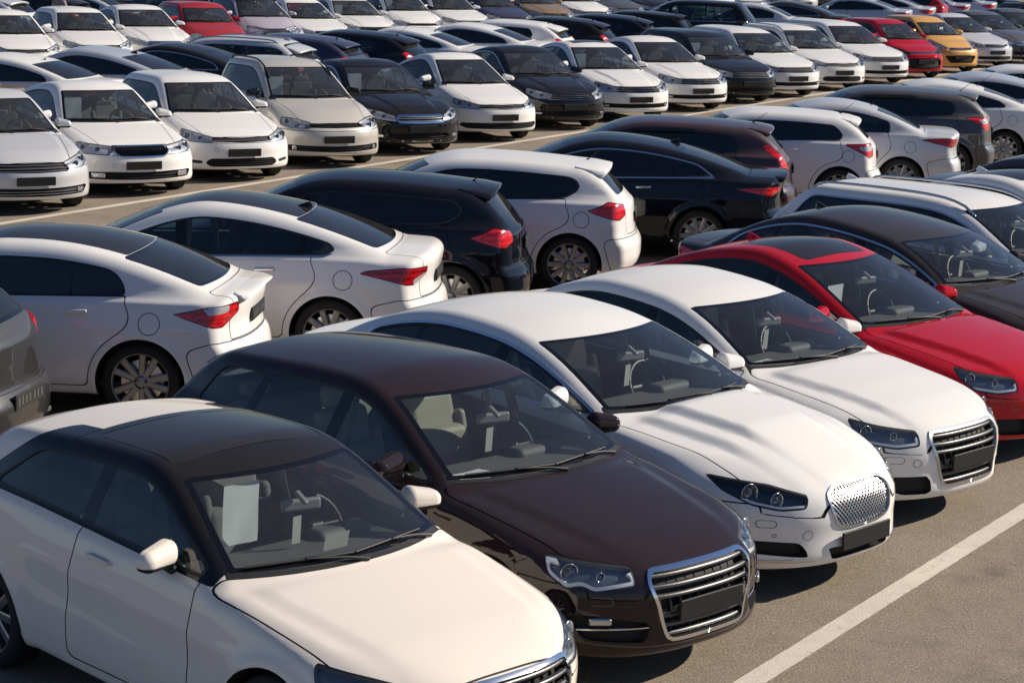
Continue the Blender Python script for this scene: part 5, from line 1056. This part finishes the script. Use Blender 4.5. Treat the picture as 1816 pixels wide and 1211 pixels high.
 'smile_hatch': lambda: hat(L=3.60, W=1.60, H=1.49, FO=0.70, WB=2.385, R=0.295, face=FACES['smile'], cowl=0.80, zc=1.02, wsm=0.55, spk=2.18, ra2=0.035, rm=1.5, srb=-0.10, zrb=1.05, dlo_r=[(3.05, 1.1, 0.5)], antenna=None, hood_w=(0.60, 0.46), h=0.044, sB=1.82),
 'older_sedan': lambda: spec(L=4.50, W=1.735, H=1.47, FO=0.88, WB=2.61, face=FACES['plain'], cowl=1.15, zc=0.96, spk=2.58, dlo_r=[(-1.0, 1.05, 0.8)], antenna=None, h=0.053),
 'round_lamp_hatch': lambda: hat(L=3.85, W=1.70, H=1.51, FO=0.78, WB=2.43, face=FACES['round'], cowl=0.98, zc=1.03, wsm=0.66, spk=2.28, ra2=0.022, rm=1.8, srb=-0.10, zrb=1.06, dlo_r=[(3.40, 1.1, 0.3)], antenna=None, mirror='paint', h=0.053, tum=0.32, sB=1.95),
 'rail_crossover': lambda: hat(L=4.40, W=1.82, H=1.66, FO=0.88, WB=2.64, R=0.345, face=FACES['tall_bars'], cowl=1.02, zc=1.09, wsm=0.55, spk=2.68, ra2=0.022, rm=1.5, srb=-0.12, zrb=1.14, dlo_r=[(3.85, 1.2, 0.4)], rails=(1.9, 4.0, 0.56, 'plastic'), antenna=None, h=0.053, low=[(0, 0.72), (0.12, 0.80), (0.38, 0.95), (0.75, 1.03), (1.02, 1.078), (1.5, 1.09), (3.8, 1.1), (4.4, 1.08)], belt=[(0, 0.66), (0.55, 0.90), (1.1, 1.03), (3.4, 1.10), (4.4, 1.10)]),
 'spoiler_wagon': lambda: hat(L=4.52, W=1.80, H=1.50, FO=0.88, WB=2.65, face=FACES['plain'], cowl=1.0, zc=0.985, wsm=0.49, spk=2.68, ra2=0.028, rm=0.85, srb=-0.20, zrb=1.06, dlo_r=[(3.75, 1.06, -1.0)], dlo_k=0.05, quarter=(3.0, 0.2, 0.06), rails=(1.8, 3.75, 0.53, 'satin'), spoiler=(-0.62, -0.25, 0.52, 0.02, 0.03), antenna='fin', ant_s=3.72, h=0.053, gclear=1),
 'lip_hatch': lambda: hat(L=4.36, W=1.82, H=1.47, FO=0.90, WB=2.65, face=FACES['plain'], cowl=1.02, zc=0.985, wsm=0.48, spk=2.53, ra2=0.045, rm=0.80, srb=-0.20, zrb=1.06, dlo_r=[(3.35, 1.05, -0.6), (3.42, 1.15, 0.7)], dlo_k=0.05, quarter=(2.90, 0.2, 0.09), spoiler=(-0.70, -0.30, 0.54, 0.0, 0.035), antenna='rod', rod=0.3, tailp=[(1.15, 1.06), (1.0, 1.10), (0.72, 0.98), (0.74, 0.84), (0.95, 0.86)], h=0.053, gclear=1),
 'chrome_crossover': lambda: hat(L=4.80, W=1.94, H=1.72, FO=0.90, WB=2.89, R=0.36, face=FACES['tall_bars'], cowl=1.10, zc=1.12, wsm=0.55, spk=2.88, ra2=0.020, rm=1.25, srb=-0.16, zrb=1.18, dlo_r=[(-0.62, 1.3, 0.25)], quarter=(3.35, 0.1, 0.02), chrome=2, antenna=None, h=0.044, low=[(0, 0.74), (0.12, 0.84), (0.38, 0.98), (0.75, 1.06), (1.1, 1.108), (1.6, 1.12), (4.2, 1.14), (4.8, 1.12)], belt=[(0, 0.68), (0.55, 0.94), (1.2, 1.06), (3.6, 1.13), (4.8, 1.13)]),
 'panel_van': lambda: hat(L=4.9, W=1.90, H=1.95, FO=0.90, WB=3.0, R=0.34, face=FACES['tall_bars'], cowl=0.75, zc=1.12, wsm=0.75, spk=2.78, ra2=0.01, rm=4.0, srb=-0.06, zrb=1.15, dlo_r=[(-0.25, 1.3, 0.1)], quarter=(3.4, 0.05, 0.04), antenna=None, h=0.044, tum=0.22, gclear=1, low=[(0, 0.74), (0.12, 0.84), (0.38, 0.98), (0.75, 1.10), (1.6, 1.12), (4.2, 1.14), (4.9, 1.12)], belt=[(0, 0.68), (0.55, 0.94), (1.2, 1.06), (3.6, 1.10), (4.9, 1.10)]),
}

# ------------------------------------------------------------------ placing cars
BUILT = {}
def get_type(k):
    if k not in BUILT: T = TYPES[k](); parts, info = build_type(T); BUILT[k] = (T, parts, info)
    return BUILT[k]
FAR_SKIP = {'wheel_nuts', 'grille_rib', 'plate_mark', 'seat_belt', 'dashboard_vent', 'mirror_glass', 'fuel_flap_gap', 'projector', 'lamp_seal'}
def car(name, kind, x, y, head, col, label, group, roof=None, arch=None, tint='tint', seat=None, far=False, mirror=None, hazy=False):
    """x, y: the middle of the front bumper on the ground; head: degrees, 0 looks at -Y, 90 looks at +X"""
    T, parts, info = get_type(kind); L = T['L']; a = math.radians(head); F = (math.sin(a), -math.cos(a))
    root = bpy.data.objects.new(name, None); COL.objects.link(root); root.empty_display_size = 0.5
    root.location = (x-F[0]*L/2, y-F[1]*L/2, 0); root.rotation_euler = (0, 0, math.atan2(F[1], F[0]))
    root['label'] = label; root['category'] = 'car'; root['group'] = group
    pm = PAINTS[col]; rm = PAINTS.get(roof, M.get(roof)) if roof else pm; am = PAINTS.get(arch, M.get(arch)) if arch else pm
    side = {'tint': M['glass_side'], 'clear': M['glass_side'], 'dark': M['glass_tint']}[tint]; rear = {'tint': M['glass_tint'], 'clear': M['glass_side'], 'dark': M['glass_tint']}[tint]
    lut = {'paint': pm, 'roof': rm, 'arch': am, 'gside': side, 'grearside': rear, 'glass_front': M['glass_mid'] if hazy else M['glass_front'], 'seat': M[seat or T['seat']], 'paint_frame': M['satin']}
    made = []
    for (nm, me, key, par, lab, kd) in parts:
        if far and nm in FAR_SKIP: made.append(None); continue
        o = bpy.data.objects.new(nm, me); COL.objects.link(o)
        o.parent = root if par is None or made[par] is None else made[par]
        if key in lut:
            mt = lut[key]
            if nm == 'wing_mirror' and mirror: mt = PAINTS.get(mirror, M.get(mirror))
            o.material_slots[0].link = 'OBJECT'; o.material_slots[0].material = mt
        if kd: o['kind'] = kd
        if lab: o['label'] = lab
        made.append(o)
    return root, info, L
def at_car(root, info, L, name, pts_grid, mat, label, cat, group=None):
    """a thin sheet from a grid of (s, y, z) points in a car's frame, linked as a thing of its own"""
    g = np.array(pts_grid, float); n, m, _ = g.shape; V = g.reshape(-1, 3).copy(); V[:, 0] = L/2-V[:, 0]
    c, s = math.cos(root.rotation_euler.z), math.sin(root.rotation_euler.z)
    X = root.location.x+V[:, 0]*c-V[:, 1]*s; Y = root.location.y+V[:, 0]*s+V[:, 1]*c; Wd = np.stack([X, Y, V[:, 2]], 1); o0 = Wd.mean(0)
    F = [(i*m+j, i*m+j+1, (i+1)*m+j+1, (i+1)*m+j) for i in range(n-1) for j in range(m-1)]
    me = bpy.data.meshes.new(name); me.from_pydata([tuple(v) for v in Wd-o0], [], F); me.materials.append(mat)
    for p in me.polygons: p.use_smooth = True
    o = bpy.data.objects.new(name, me); COL.objects.link(o); o.location = o0; o['label'] = label; o['category'] = cat
    if group: o['group'] = group
    return o
def window_paper(c, y0, w, u0, hgt, label, mat='paper', curl=0.006):
    root, info, L = c; g = []; s0 = max(info['onws'](u0, y0+w*k, 0)[0] for k in (-0.5, 0.5))+0.05; z1 = info['onws'](u0, y0, -0.03)[2]
    for i, t in enumerate(np.linspace(0, 1, 7)):
        g.append([(s0+0.02*t+curl*math.sin(q*7+t*5)*t, y0+w*(q-0.5), z1-hgt*t) for q in np.linspace(0, 1, 6)])
    return at_car(root, info, L, 'paper_notice', g, M[mat], label, 'paper', 'papers inside the windscreens')
def dash_paper(c, y0, label, s_off=0.24, w=0.30, d=0.21):
    root, info, L = c; s0 = s_off+info['hd']*0; zz = info['zd']+0.006; cwl = info['cw']
    g = [[(cwl+s_off+0.04*q+d*t, y0+w*(q-0.5), zz+0.012*math.sin(3*t+2*q)*t) for q in np.linspace(0, 1, 5)] for t in np.linspace(0, 1, 5)]
    return at_car(root, info, L, 'paper_sheet', g, M['paper'], label, 'paper', 'papers on the dashboards')
def hang_tag(c, label):
    root, info, L = c; s, y, z = info['onws'](info['hd']-0.20, 0.0, -0.08)
    g = [[(s+0.040+0.01*t, 0.0+0.055*(q-0.5), z-0.055-0.15*t) for q in (0, 0.5, 1)] for t in np.linspace(0, 1, 4)]
    return at_car(root, info, L, 'hanging_tag', g, M['tag'], label, 'tag', 'tags hanging from the mirrors')

# ------------------------------------------------------------------ the cars
ROW_A = 'front row of cars angled to the lower right'; ROW_B = 'second row of cars with tails to the right'; ROW_C = 'row of cars facing the viewer across the lane'
ROW_D = 'row of cars with tails to the right behind the facing row'; ROW_E = 'far row of cars facing the viewer'; ROW_F = 'farthest parked cars along the top edge'
cars = {}
def A(key, *a, **k): cars[key] = car(*a, **k)
# front row
A('a1', 'hatchback', 'small_hatch', 0.075, 9.79, 45.2, 'cream', 'nearest car, warm white three-door hatchback with black roof and roof arches', ROW_A, roof='black', arch='blackblue', tint='clear', seat='seat_grey')
A('a2', 'hatchback', 'audi_hatch', 1.14, 11.648, 44.4, 'brown', 'dark aubergine brown hatchback with a tall barred chrome-rimmed grille', ROW_A, tint='clear')
A('a3', 'sedan', 'mesh_saloon', 2.278, 13.44, 47.5, 'white', 'white sedan with a chrome mesh grille and ridged bonnet', ROW_A, tint='tint')
A('a4', 'sedan', 'audi_sedan', 3.296, 15.155, 46.1, 'white', 'white sedan with a tall barred grille between the mesh-grille sedan and the red car', ROW_A)
A('a5', 'sedan', 'red_fastback', 4.402, 17.066, 46.4, 'red', 'glossy red low sedan with dark glass sunroof', ROW_A)
A('a6', 'sedan', 'chrome_sedan', 5.40, 19.03, 46.0, 'darkgrey', 'dark grey sedan with dusty roof and chrome window line behind the red car', ROW_A, tint='clear')
A('a7', 'estate_car', 'rail_wagon', 6.50, 21.00, 46.0, 'white', 'white estate car with satin roof rails at the right edge', ROW_A)
A('a8', 'sedan', 'roof_sedan', 7.60, 23.05, 46.0, 'white', 'white sedan with a sunroof cut by the right edge, behind the railed estate', ROW_A)
A('a9', 'sedan', 'audi_sedan', 8.75, 25.00, 46.0, 'grey', 'grey sedan almost hidden behind the white sunroof sedan at the right edge', ROW_A)
A('a10', 'sedan', 'roof_sedan', 10.60, 27.4, 46.0, 'white', 'white sedan of which only the red-lamped rear corner shows at the right edge', ROW_A)
# second row, seen from the tail side
A('b0', 'hatchback', 'rear_round_hatch', -7.80, 16.50, -100, 'grey', 'warm grey tall hatchback whose dusty tail enters at the left edge', ROW_B, tint='dark')
A('b1', 'sedan', 'lip_sedan', -6.52, 18.45, -94, 'white', 'white sedan with black roof and boot lip, large red and clear tail lamp', ROW_B, roof='black_glass', tint='dark')
A('b2', 'sedan', 'panorama_sedan', -5.30, 20.72, -94, 'white', 'white sedan with dark panoramic roof and a black fin antenna', ROW_B, roof='black_glass', tint='clear')
A('b3', 'hatchback', 'kick_hatch', -4.10, 22.82, -94, 'blackblue', 'black hatchback with rod antenna and bright red pointed tail lamp', ROW_B, tint='dark')
A('b4', 'hatchback', 'kick_hatch', -2.86, 25.08, -94, 'white', 'white hatchback with dark tinted windows beside the black hatchback', ROW_B, tint='dark')
A('b5', 'sedan', 'dark_fastback', -1.45, 27.62, -94, 'blackblue', 'black fastback sedan with chrome window line and slim red lamp', ROW_B, tint='dark')
A('b6', 'hatchback', 'tall_lamp_hatch', -0.45, 30.20, -94, 'burgundy', 'dark burgundy hatchback with tall slanted red tail lamps', ROW_B, tint='dark')
A('b7', 'hatchback', 'short_hatch', 1.30, 32.45, -94, 'white', 'short white hatchback with clear side windows and red-white lamps', ROW_B)
A('b8', 'sedan', 'notch_sedan', 2.45, 34.05, -94, 'silver', 'silver notchback sedan with chrome handle and dark red lamp', ROW_B, tint='clear')
A('b9', 'crossover', 'grey_crossover', 3.56, 36.60, -94, 'midgrey', 'slate grey crossover with window visors and red-white lamps', ROW_B, tint='dark')
A('b10', 'sedan', 'slope_sedan', 4.92, 39.10, -94, 'white', 'white sloping sedan with rod antenna by the right edge', ROW_B, tint='dark')
A('b11', 'sedan', 'slope_sedan', 6.15, 41.30, -94, 'paleblue', 'pale silver sedan at the right edge behind the white sloping sedan', ROW_B, tint='dark')
A('b12', 'sedan', 'notch_sedan', 7.40, 43.50, -94, 'white', 'white sedan whose bonnet shows at the right edge under the dark facing car', ROW_B, tint='dark')
# row facing the viewer
C_ = [('c1', 'sedan', 'jetta', -6.33, 28.70, 29, 'silver', 'silver sedan facing the viewer at the left edge with barred black grille', {}),
 ('c2', 'sedan', 'octavia', -5.268, 30.81, 29.4, 'white', 'white facing sedan with vertical-bar grille and a paper in its windscreen', {}),
 ('c3', 'hatchback', 'five_door_hatch', -4.097, 32.79, 28.4, 'white', 'white facing hatchback with slim black grille beside the vertical-bar sedan', {}),
 ('c4', 'minivan', 'minivan', -2.85, 34.9, 26.5, 'beige', 'pale champagne minivan with black roof rails and black mirrors', dict(mirror='gloss_black')),
 ('c5', 'sedan', 'winged_sedan', -1.61, 37.10, 28, 'black', 'black facing sedan with a chrome-winged grille next to the minivan', {}),
 ('c6', 'sedan', 'compact_sedan', -0.24, 39.60, 27.5, 'white', 'compact white sedan with slim chrome grille between two black sedans', {}),
 ('c7', 'sedan', 'bar_sedan', 1.09, 42.15, 27, 'black', 'black facing sedan with four chrome grille bars and shiny lower bumper', {}),
 ('c8', 'sedan', 'roof_bar_sedan', 2.459, 44.29, 25.6, 'white', 'white facing sedan with dark sunroof panel and chrome grille bars', {}),
 ('c9', 'sedan', 'bar_sedan', 3.92, 46.95, 26.5, 'white', 'white facing sedan right of the sunroof sedan, chrome bars and clear windscreen', {}),
 ('c10', 'hatchback', 'bar_wagon', 5.24, 49.35, 26, 'black', 'black facing car with a pale paper in its windscreen among white cars', {}),
 ('c11', 'estate_car', 'bar_wagon', 6.50, 51.40, 26, 'white', 'white facing estate with chrome bars right of the black papered car', {}),
 ('c12', 'estate_car', 'slim_wagon', 7.93, 53.85, 26, 'white', 'white facing estate with a black slim grille and paper in the windscreen', {}),
 ('c13', 'estate_car', 'bar_wagon', 9.46, 56.35, 26, 'white', 'white facing estate parked directly left of the red city hatchback', {}),
 ('c14', 'hatchback', 'city_hatch', 10.84, 58.90, 26, 'red', 'small red facing hatchback with a big black lower grille', {}),
 ('c15', 'hatchback', 'smile_hatch', 12.31, 61.50, 26, 'gold', 'small amber yellow hatchback next to the red city hatchback', {}),
 ('c16', 'sedan', 'older_sedan', 13.86, 64.20, 26, 'silver', 'older silver sedan right of the amber yellow hatchback', {}),
 ('c17', 'sedan', 'winged_sedan', 15.30, 66.60, 26, 'midgrey', 'slate grey facing car cut by the right edge beside the silver sedan', {}),
 ('c18', 'sedan', 'bar_sedan', 16.75, 69.10, 26, 'midgrey', 'slate grey car further back behind the first slate grey one at the right edge', {}),
 ('c19', 'minivan', 'minivan', 18.2, 71.6, 26, 'grey', 'grey car last of the facing row in the top right corner', {})]
for k, n, t, x, y, h, c, l, kw in C_: A(k, n, t, x, y, h, c, l, ROW_C, **dict(dict(tint='clear', hazy=True), **kw))
# row behind it, tails to the right
D_ = [('d0', 'sedan', 'slope_sedan', -12.55, 36.65, -104, 'bronze', 'bronze brown sedan of which only the tail corner shows at the left edge', 'dark'),
 ('d1', 'sedan', 'slope_sedan', -11.32, 38.95, -104, 'white', 'white sloping sedan behind the left facing cars with rod antenna', 'dark'),
 ('d2', 'sedan', 'panorama_sedan', -10.28, 41.0, -104, 'paleblue', 'silver blue sedan between the white sloping sedan and the black sedan', 'dark'),
 ('d3', 'sedan', 'slope_chrome_sedan', -9.02, 42.9, -104, 'black', 'black sloping sedan with bright window line behind the white hatchback', 'dark'),
 ('d4', 'estate_car', 'spoiler_wagon', -8.30, 44.9, -104, 'silver', 'silver wagon with roof rails and big roof spoiler in front of the red car', 'clear'),
 ('d5', 'hatchback', 'lip_hatch', -7.34, 46.7, -104, 'navy', 'navy blue hatchback with lip spoiler behind the minivan', 'clear'),
 ('d6', 'hatchback', 'lip_hatch', -6.20, 48.7, -104, 'blackblue', 'black hatchback with lip spoiler and tall rod antenna behind the black winged sedan', 'clear'),
 ('d7', 'sedan', 'slope_sedan', -5.04, 51.1, -104, 'white', 'white sloping sedan right of the black lip-spoiler hatchback', 'dark'),
 ('d8', 'sedan', 'slope_chrome_sedan', -3.68, 53.6, -104, 'white', 'white sloping sedan with pale window line behind the black bar-grille sedan', 'dark'),
 ('d9', 'hatchback', 'lip_hatch', -2.85, 55.3, -104, 'white', 'white lip-spoiler hatchback behind the sunroof sedan', 'clear'),
 ('d10', 'hatchback', 'lip_hatch', -1.70, 57.5, -104, 'black', 'black lip-spoiler hatchback with dark windows right of the white one', 'dark'),
 ('d11', 'hatchback', 'lip_hatch', -0.45, 59.8, -104, 'blackblue', 'black lip-spoiler hatchback with see-through rear side window', 'clear'),
 ('d12', 'hatchback', 'kick_hatch', 0.72, 62.4, -104, 'black', 'black hatchback left of the chrome-lined crossover', 'dark'),
 ('d13', 'crossover', 'chrome_crossover', 2.22, 65.0, -104, 'black', 'large black crossover with a chrome strip under its side windows', 'clear'),
 ('d14', 'sedan', 'notch_sedan', 4.92, 70.6, -104, 'silver', 'pale silver box-tailed sedan right of the large black crossover', 'dark'),
 ('d15', 'sedan', 'slope_chrome_sedan', 6.27, 73.2, -104, 'darkgrey', 'dark sedan with chrome window line behind the white estates', 'dark'),
 ('d16', 'sedan', 'slope_sedan', 9.40, 79.2, -104, 'paleblue', 'silver blue sedan behind the red city hatchback', 'dark'),
 ('d17', 'sedan', 'slope_sedan', 10.80, 82.3, -104, 'silver', 'silver sedan tail above the amber yellow hatchback', 'dark'),
 ('d18', 'hatchback', 'kick_hatch', 11.95, 84.4, -104, 'maroon', 'red hatchback tail at the top edge above the silver facing sedan', 'dark'),
 ('d19', 'sedan', 'notch_sedan', 13.10, 86.6, -104, 'lilac', 'silver lilac sedan right of the red tail at the top edge', 'dark'),
 ('d20', 'sedan', 'slope_sedan', 14.50, 89.2, -104, 'paleblue', 'silver blue sedan in the top right corner behind the grey cars', 'dark'),
 ('d21', 'sedan', 'slope_chrome_sedan', 15.9, 91.8, -104, 'black', 'black sedan roof in the top right corner', 'dark')]
for k, n, t, x, y, h, c, l, ti in D_: A(k, n, t, x, y, h, c, l, ROW_D, tint=ti, far=True)
# far row facing the viewer
E_ = [('e1', 'hatchback', 'round_lamp_hatch', 'five_door_hatch', -11.15, 50.0, 'white', 'white facing car in the top left corner with dark lower grille'),
 ('e2', 'hatchback', None, 'five_door_hatch', -9.88, 52.15, 'white', 'white facing hatchback second from the top left corner'),
 ('e3', 'sedan', None, 'winged_sedan', -8.71, 54.2, 'white', 'white facing sedan directly left of the brick red hatchback'),
 ('e4', 'hatchback', None, 'round_lamp_hatch', -7.56, 56.2, 'maroon', 'brick red boxy hatchback with round lamps in the far row'),
 ('e5', 'crossover', None, 'rail_crossover', -6.38, 58.5, 'lilac', 'pale lilac crossover with black roof rails right of the brick red hatchback'),
 ('e6', 'sedan', None, 'older_sedan', -5.24, 60.6, 'white', 'white facing sedan right of the railed crossover in the far row'),
 ('e7', 'sedan', None, 'bar_sedan', -4.10, 62.9, 'white', 'white far-row sedan with a paper at its windscreen corner'),
 ('e8', 'minivan', None, 'minivan', -2.85, 65.5, 'white', 'white far-row car with raked windscreen and paper, right of the papered sedan'),
 ('e9', 'hatchback', None, 'five_door_hatch', -1.50, 68.6, 'white', 'white far-row hatchback with slim black grille left of the navy car'),
 ('e10', 'hatchback', None, 'compact_sedan', -0.20, 71.4, 'navy', 'navy blue facing car in the far row'),
 ('e11', 'sedan', None, 'bar_sedan', 1.22, 74.4, 'bronze', 'bronze gold facing car right of the navy one'),
 ('e12', 'sedan', None, 'jetta', 2.62, 77.2, 'white', 'white facing car bonnet right of the bronze gold car'),
 ('e13', 'sedan', None, 'bar_sedan', 3.92, 80.0, 'midgrey', 'slate grey facing car bonnet at the top edge'),
 ('e14', 'sedan', None, 'winged_sedan', 5.32, 82.8, 'black', 'black facing car nose at the top edge above the black hatchbacks'),
 ('e15', 'hatchback', None, 'city_hatch', 6.72, 85.4, 'teal', 'teal facing car nose at the top edge above the large black crossover'),
 ('e16', 'sedan', None, 'bar_sedan', 8.1, 88.0, 'white', 'white facing car nose at the top edge above the box-tailed sedan'),
 ('e17', 'hatchback', None, 'five_door_hatch', 9.5, 90.7, 'silver', 'silver facing car nose at the top edge left of the silver blue sedan'),
 ('e18', 'sedan', None, 'jetta', 10.9, 93.3, 'white', 'white facing car nose at the top edge above the silver blue sedan'),
 ('e19', 'minivan', None, 'minivan', 12.3, 95.9, 'beige', 'champagne facing car nose at the top edge left of the red tail'),
 ('e20', 'sedan', None, 'bar_sedan', 13.7, 98.6, 'midgrey', 'slate grey facing car nose at the top edge above the red tail'),
 ('e21', 'sedan', None, 'compact_sedan', 15.1, 101.3, 'paleblue', 'silver blue facing car nose in the far top right'),
 ('e22', 'sedan', None, 'jetta', 16.5, 104.0, 'white', 'white facing car nose in the far top right corner')]
for k, n, _, t, x, y, c, l in E_: A(k, n, t, x, y, 27, c, l, ROW_E, tint='clear', far=True, hazy=True)
F_ = [('f1', 'hatchback', 'kick_hatch', -18.0, 56.7, 'black', 'black hatchback tail in the very top left corner'), ('f2', 'hatchback', 'kick_hatch', -16.9, 58.8, 'silver', 'silver hatchback tail behind the first white far-row cars'),
 ('f3', 'hatchback', 'lip_hatch', -15.8, 60.9, 'black', 'black hatchback tail behind the second white far-row car'), ('f4', 'sedan', 'notch_sedan', -14.7, 63.0, 'silver', 'silver sedan tail above the third white far-row car'),
 ('f5', 'van', 'panel_van', -13.4, 65.4, 'teal', 'dark teal van behind the brick red hatchback'), ('f6', 'crossover', 'chrome_crossover', -12.2, 67.7, 'black', 'black crossover at the top edge behind the lilac crossover'),
 ('f7', 'hatchback', 'kick_hatch', -11.0, 69.9, 'maroon', 'red hatchback tail at the top edge behind the railed crossover')]
for k, n, t, x, y, c, l in F_: A(k, n, t, x, y, -104, c, l, ROW_F, tint='clear' if t == 'panel_van' else 'dark', far=True)
# papers and tags in the windscreens
window_paper(cars['a1'], -0.22, 0.23, 0.60, 0.33, 'large crumpled white paper taped inside the windscreen of the black-roofed white hatchback')
hang_tag(cars['a1'], 'pale tag hanging from the mirror of the black-roofed white hatchback')
window_paper(cars['a1'], 0.06, 0.16, 0.20, 0.09, 'small pale card standing at the foot of the windscreen in the black-roofed white hatchback', 'tag', 0.0)
hang_tag(cars['a2'], 'pale tag hanging from the mirror of the aubergine brown hatchback'); dash_paper(cars['a2'], -0.36, 'white sheet lying on the dashboard of the aubergine brown hatchback')
hang_tag(cars['a3'], 'pale tag hanging from the mirror of the mesh-grille sedan')
hang_tag(cars['a4'], 'pale tag hanging from the mirror of the white barred-grille sedan'); dash_paper(cars['a4'], -0.34, 'white sheet lying on the dashboard of the white barred-grille sedan', 0.2, 0.38, 0.26)
window_paper(cars['a5'], -0.40, 0.22, 0.60, 0.30, 'white paper hanging at the left of the red sedan windscreen'); hang_tag(cars['a6'], 'pale tag hanging from the mirror of the dark grey sedan'); dash_paper(cars['a6'], -0.34, 'white sheet lying on the dashboard of the dark grey sedan')
for k, l in (('c2', 'white vertical-bar sedan'), ('c4', 'champagne minivan'), ('c5', 'black chrome-winged sedan'), ('c8', 'white sunroof sedan of the facing row'), ('c10', 'black car among the white facing cars'), ('c12', 'white slim-grille estate'), ('c14', 'small red facing hatchback'), ('e7', 'white papered sedan of the far row'), ('e8', 'white raked car of the far row')):
    window_paper(cars[k], -0.40, 0.26, 0.60, 0.30, 'white paper notice inside the windscreen of the '+l)
dash_paper(cars['c3'], 0.12, 'white sheet lying on the dashboard of the white slim-grille hatchback', 0.2, 0.36, 0.26); dash_paper(cars['e1'], 0.2, 'white sheet on the dashboard of the white car in the top left corner'); dash_paper(cars['e2'], 0.2, 'white sheet on the dashboard of the second white car of the far row')

# ------------------------------------------------------------------ a person standing behind the far row
def person(x, y, head, label):
    J = dict(pelvis=((0, 0, 0.93), 0.135), waist=((0, 0, 1.08), 0.125), chest=((0, 0.01, 1.30), 0.150), neck=((0, 0.01, 1.48), 0.060), skull=((0, 0.035, 1.58), 0.090), crown=((0, 0.03, 1.68), 0.082))
    for s, n in ((1, 'l'), (-1, 'r')):
        J[n+'sh'] = ((0.17*s, 0, 1.42), 0.062); J[n+'el'] = ((0.25*s, -0.03, 1.16), 0.046); J[n+'wr'] = ((0.23*s, 0.10, 0.95), 0.032); J[n+'ha'] = ((0.22*s, 0.14, 0.88), 0.030)
        J[n+'hip'] = ((0.09*s, 0, 0.88), 0.095); J[n+'kn'] = ((0.10*s, 0.01, 0.50), 0.062); J[n+'an'] = ((0.105*s, -0.02, 0.09), 0.045); J[n+'to'] = ((0.115*s, 0.16, 0.045), 0.040)
    names = list(J); ix = {k: i for i, k in enumerate(names)}; E = [('pelvis', 'waist'), ('waist', 'chest'), ('chest', 'neck'), ('neck', 'skull'), ('skull', 'crown')]
    for n in 'lr': E += [('chest', n+'sh'), (n+'sh', n+'el'), (n+'el', n+'wr'), (n+'wr', n+'ha'), ('pelvis', n+'hip'), (n+'hip', n+'kn'), (n+'kn', n+'an'), (n+'an', n+'to')]
    me = bpy.data.meshes.new('person_frame'); me.from_pydata([J[k][0] for k in names], [(ix[a], ix[b]) for a, b in E], [])
    o = bpy.data.objects.new('person', me); COL.objects.link(o)
    sk = o.modifiers.new('skin', 'SKIN'); lay = me.skin_vertices[0] if len(me.skin_vertices) else None
    if lay is None:
        bpy.context.view_layer.objects.active = o; bpy.ops.mesh.customdata_skin_add(); lay = me.skin_vertices[0]
    for i, k in enumerate(names): lay.data[i].radius = (J[k][1]*(1.25 if k in ('chest', 'waist', 'pelvis') else 1), J[k][1]); lay.data[i].use_root = (k == 'pelvis')
    sub = o.modifiers.new('sub', 'SUBSURF'); sub.levels = 2; sub.render_levels = 2
    dg = bpy.context.evaluated_depsgraph_get(); m2 = bpy.data.meshes.new_from_object(o.evaluated_get(dg)); o.modifiers.clear(); o.data = m2
    m2.materials.clear()
    for mt in (simple('mauve_hoodie', (0.30, 0.22, 0.22), 0.85, var=0.15), simple('dark_jeans', (0.03, 0.035, 0.05), 0.85, var=0.2), simple('skin', (0.52, 0.33, 0.25), 0.55), simple('dark_shoes', (0.02, 0.02, 0.02), 0.6)): m2.materials.append(mt)
    for p in m2.polygons:
        z = p.center.z; ax = abs(p.center.x); p.use_smooth = True
        p.material_index = 2 if (z > 1.50 or (z < 0.955 and ax > 0.17)) else (0 if z > 0.90 else (1 if z > 0.09 else 3))
    hair = rbox((0.175, 0.205, 0.16), 0.078, (0, 0.005, 1.685), None, 4); hm = tomesh('hair', hair, simple('brown_hair', (0.045, 0.028, 0.018), 0.7))
    h = bpy.data.objects.new('hair', hm); COL.objects.link(h); h.parent = o
    o.location = (x, y, 0); o.rotation_euler = (0, 0, math.radians(head)); o['label'] = label; o['category'] = 'person'
person(-12.05, 57.6, 150, 'person in a mauve hooded top standing behind the second white far-row car')
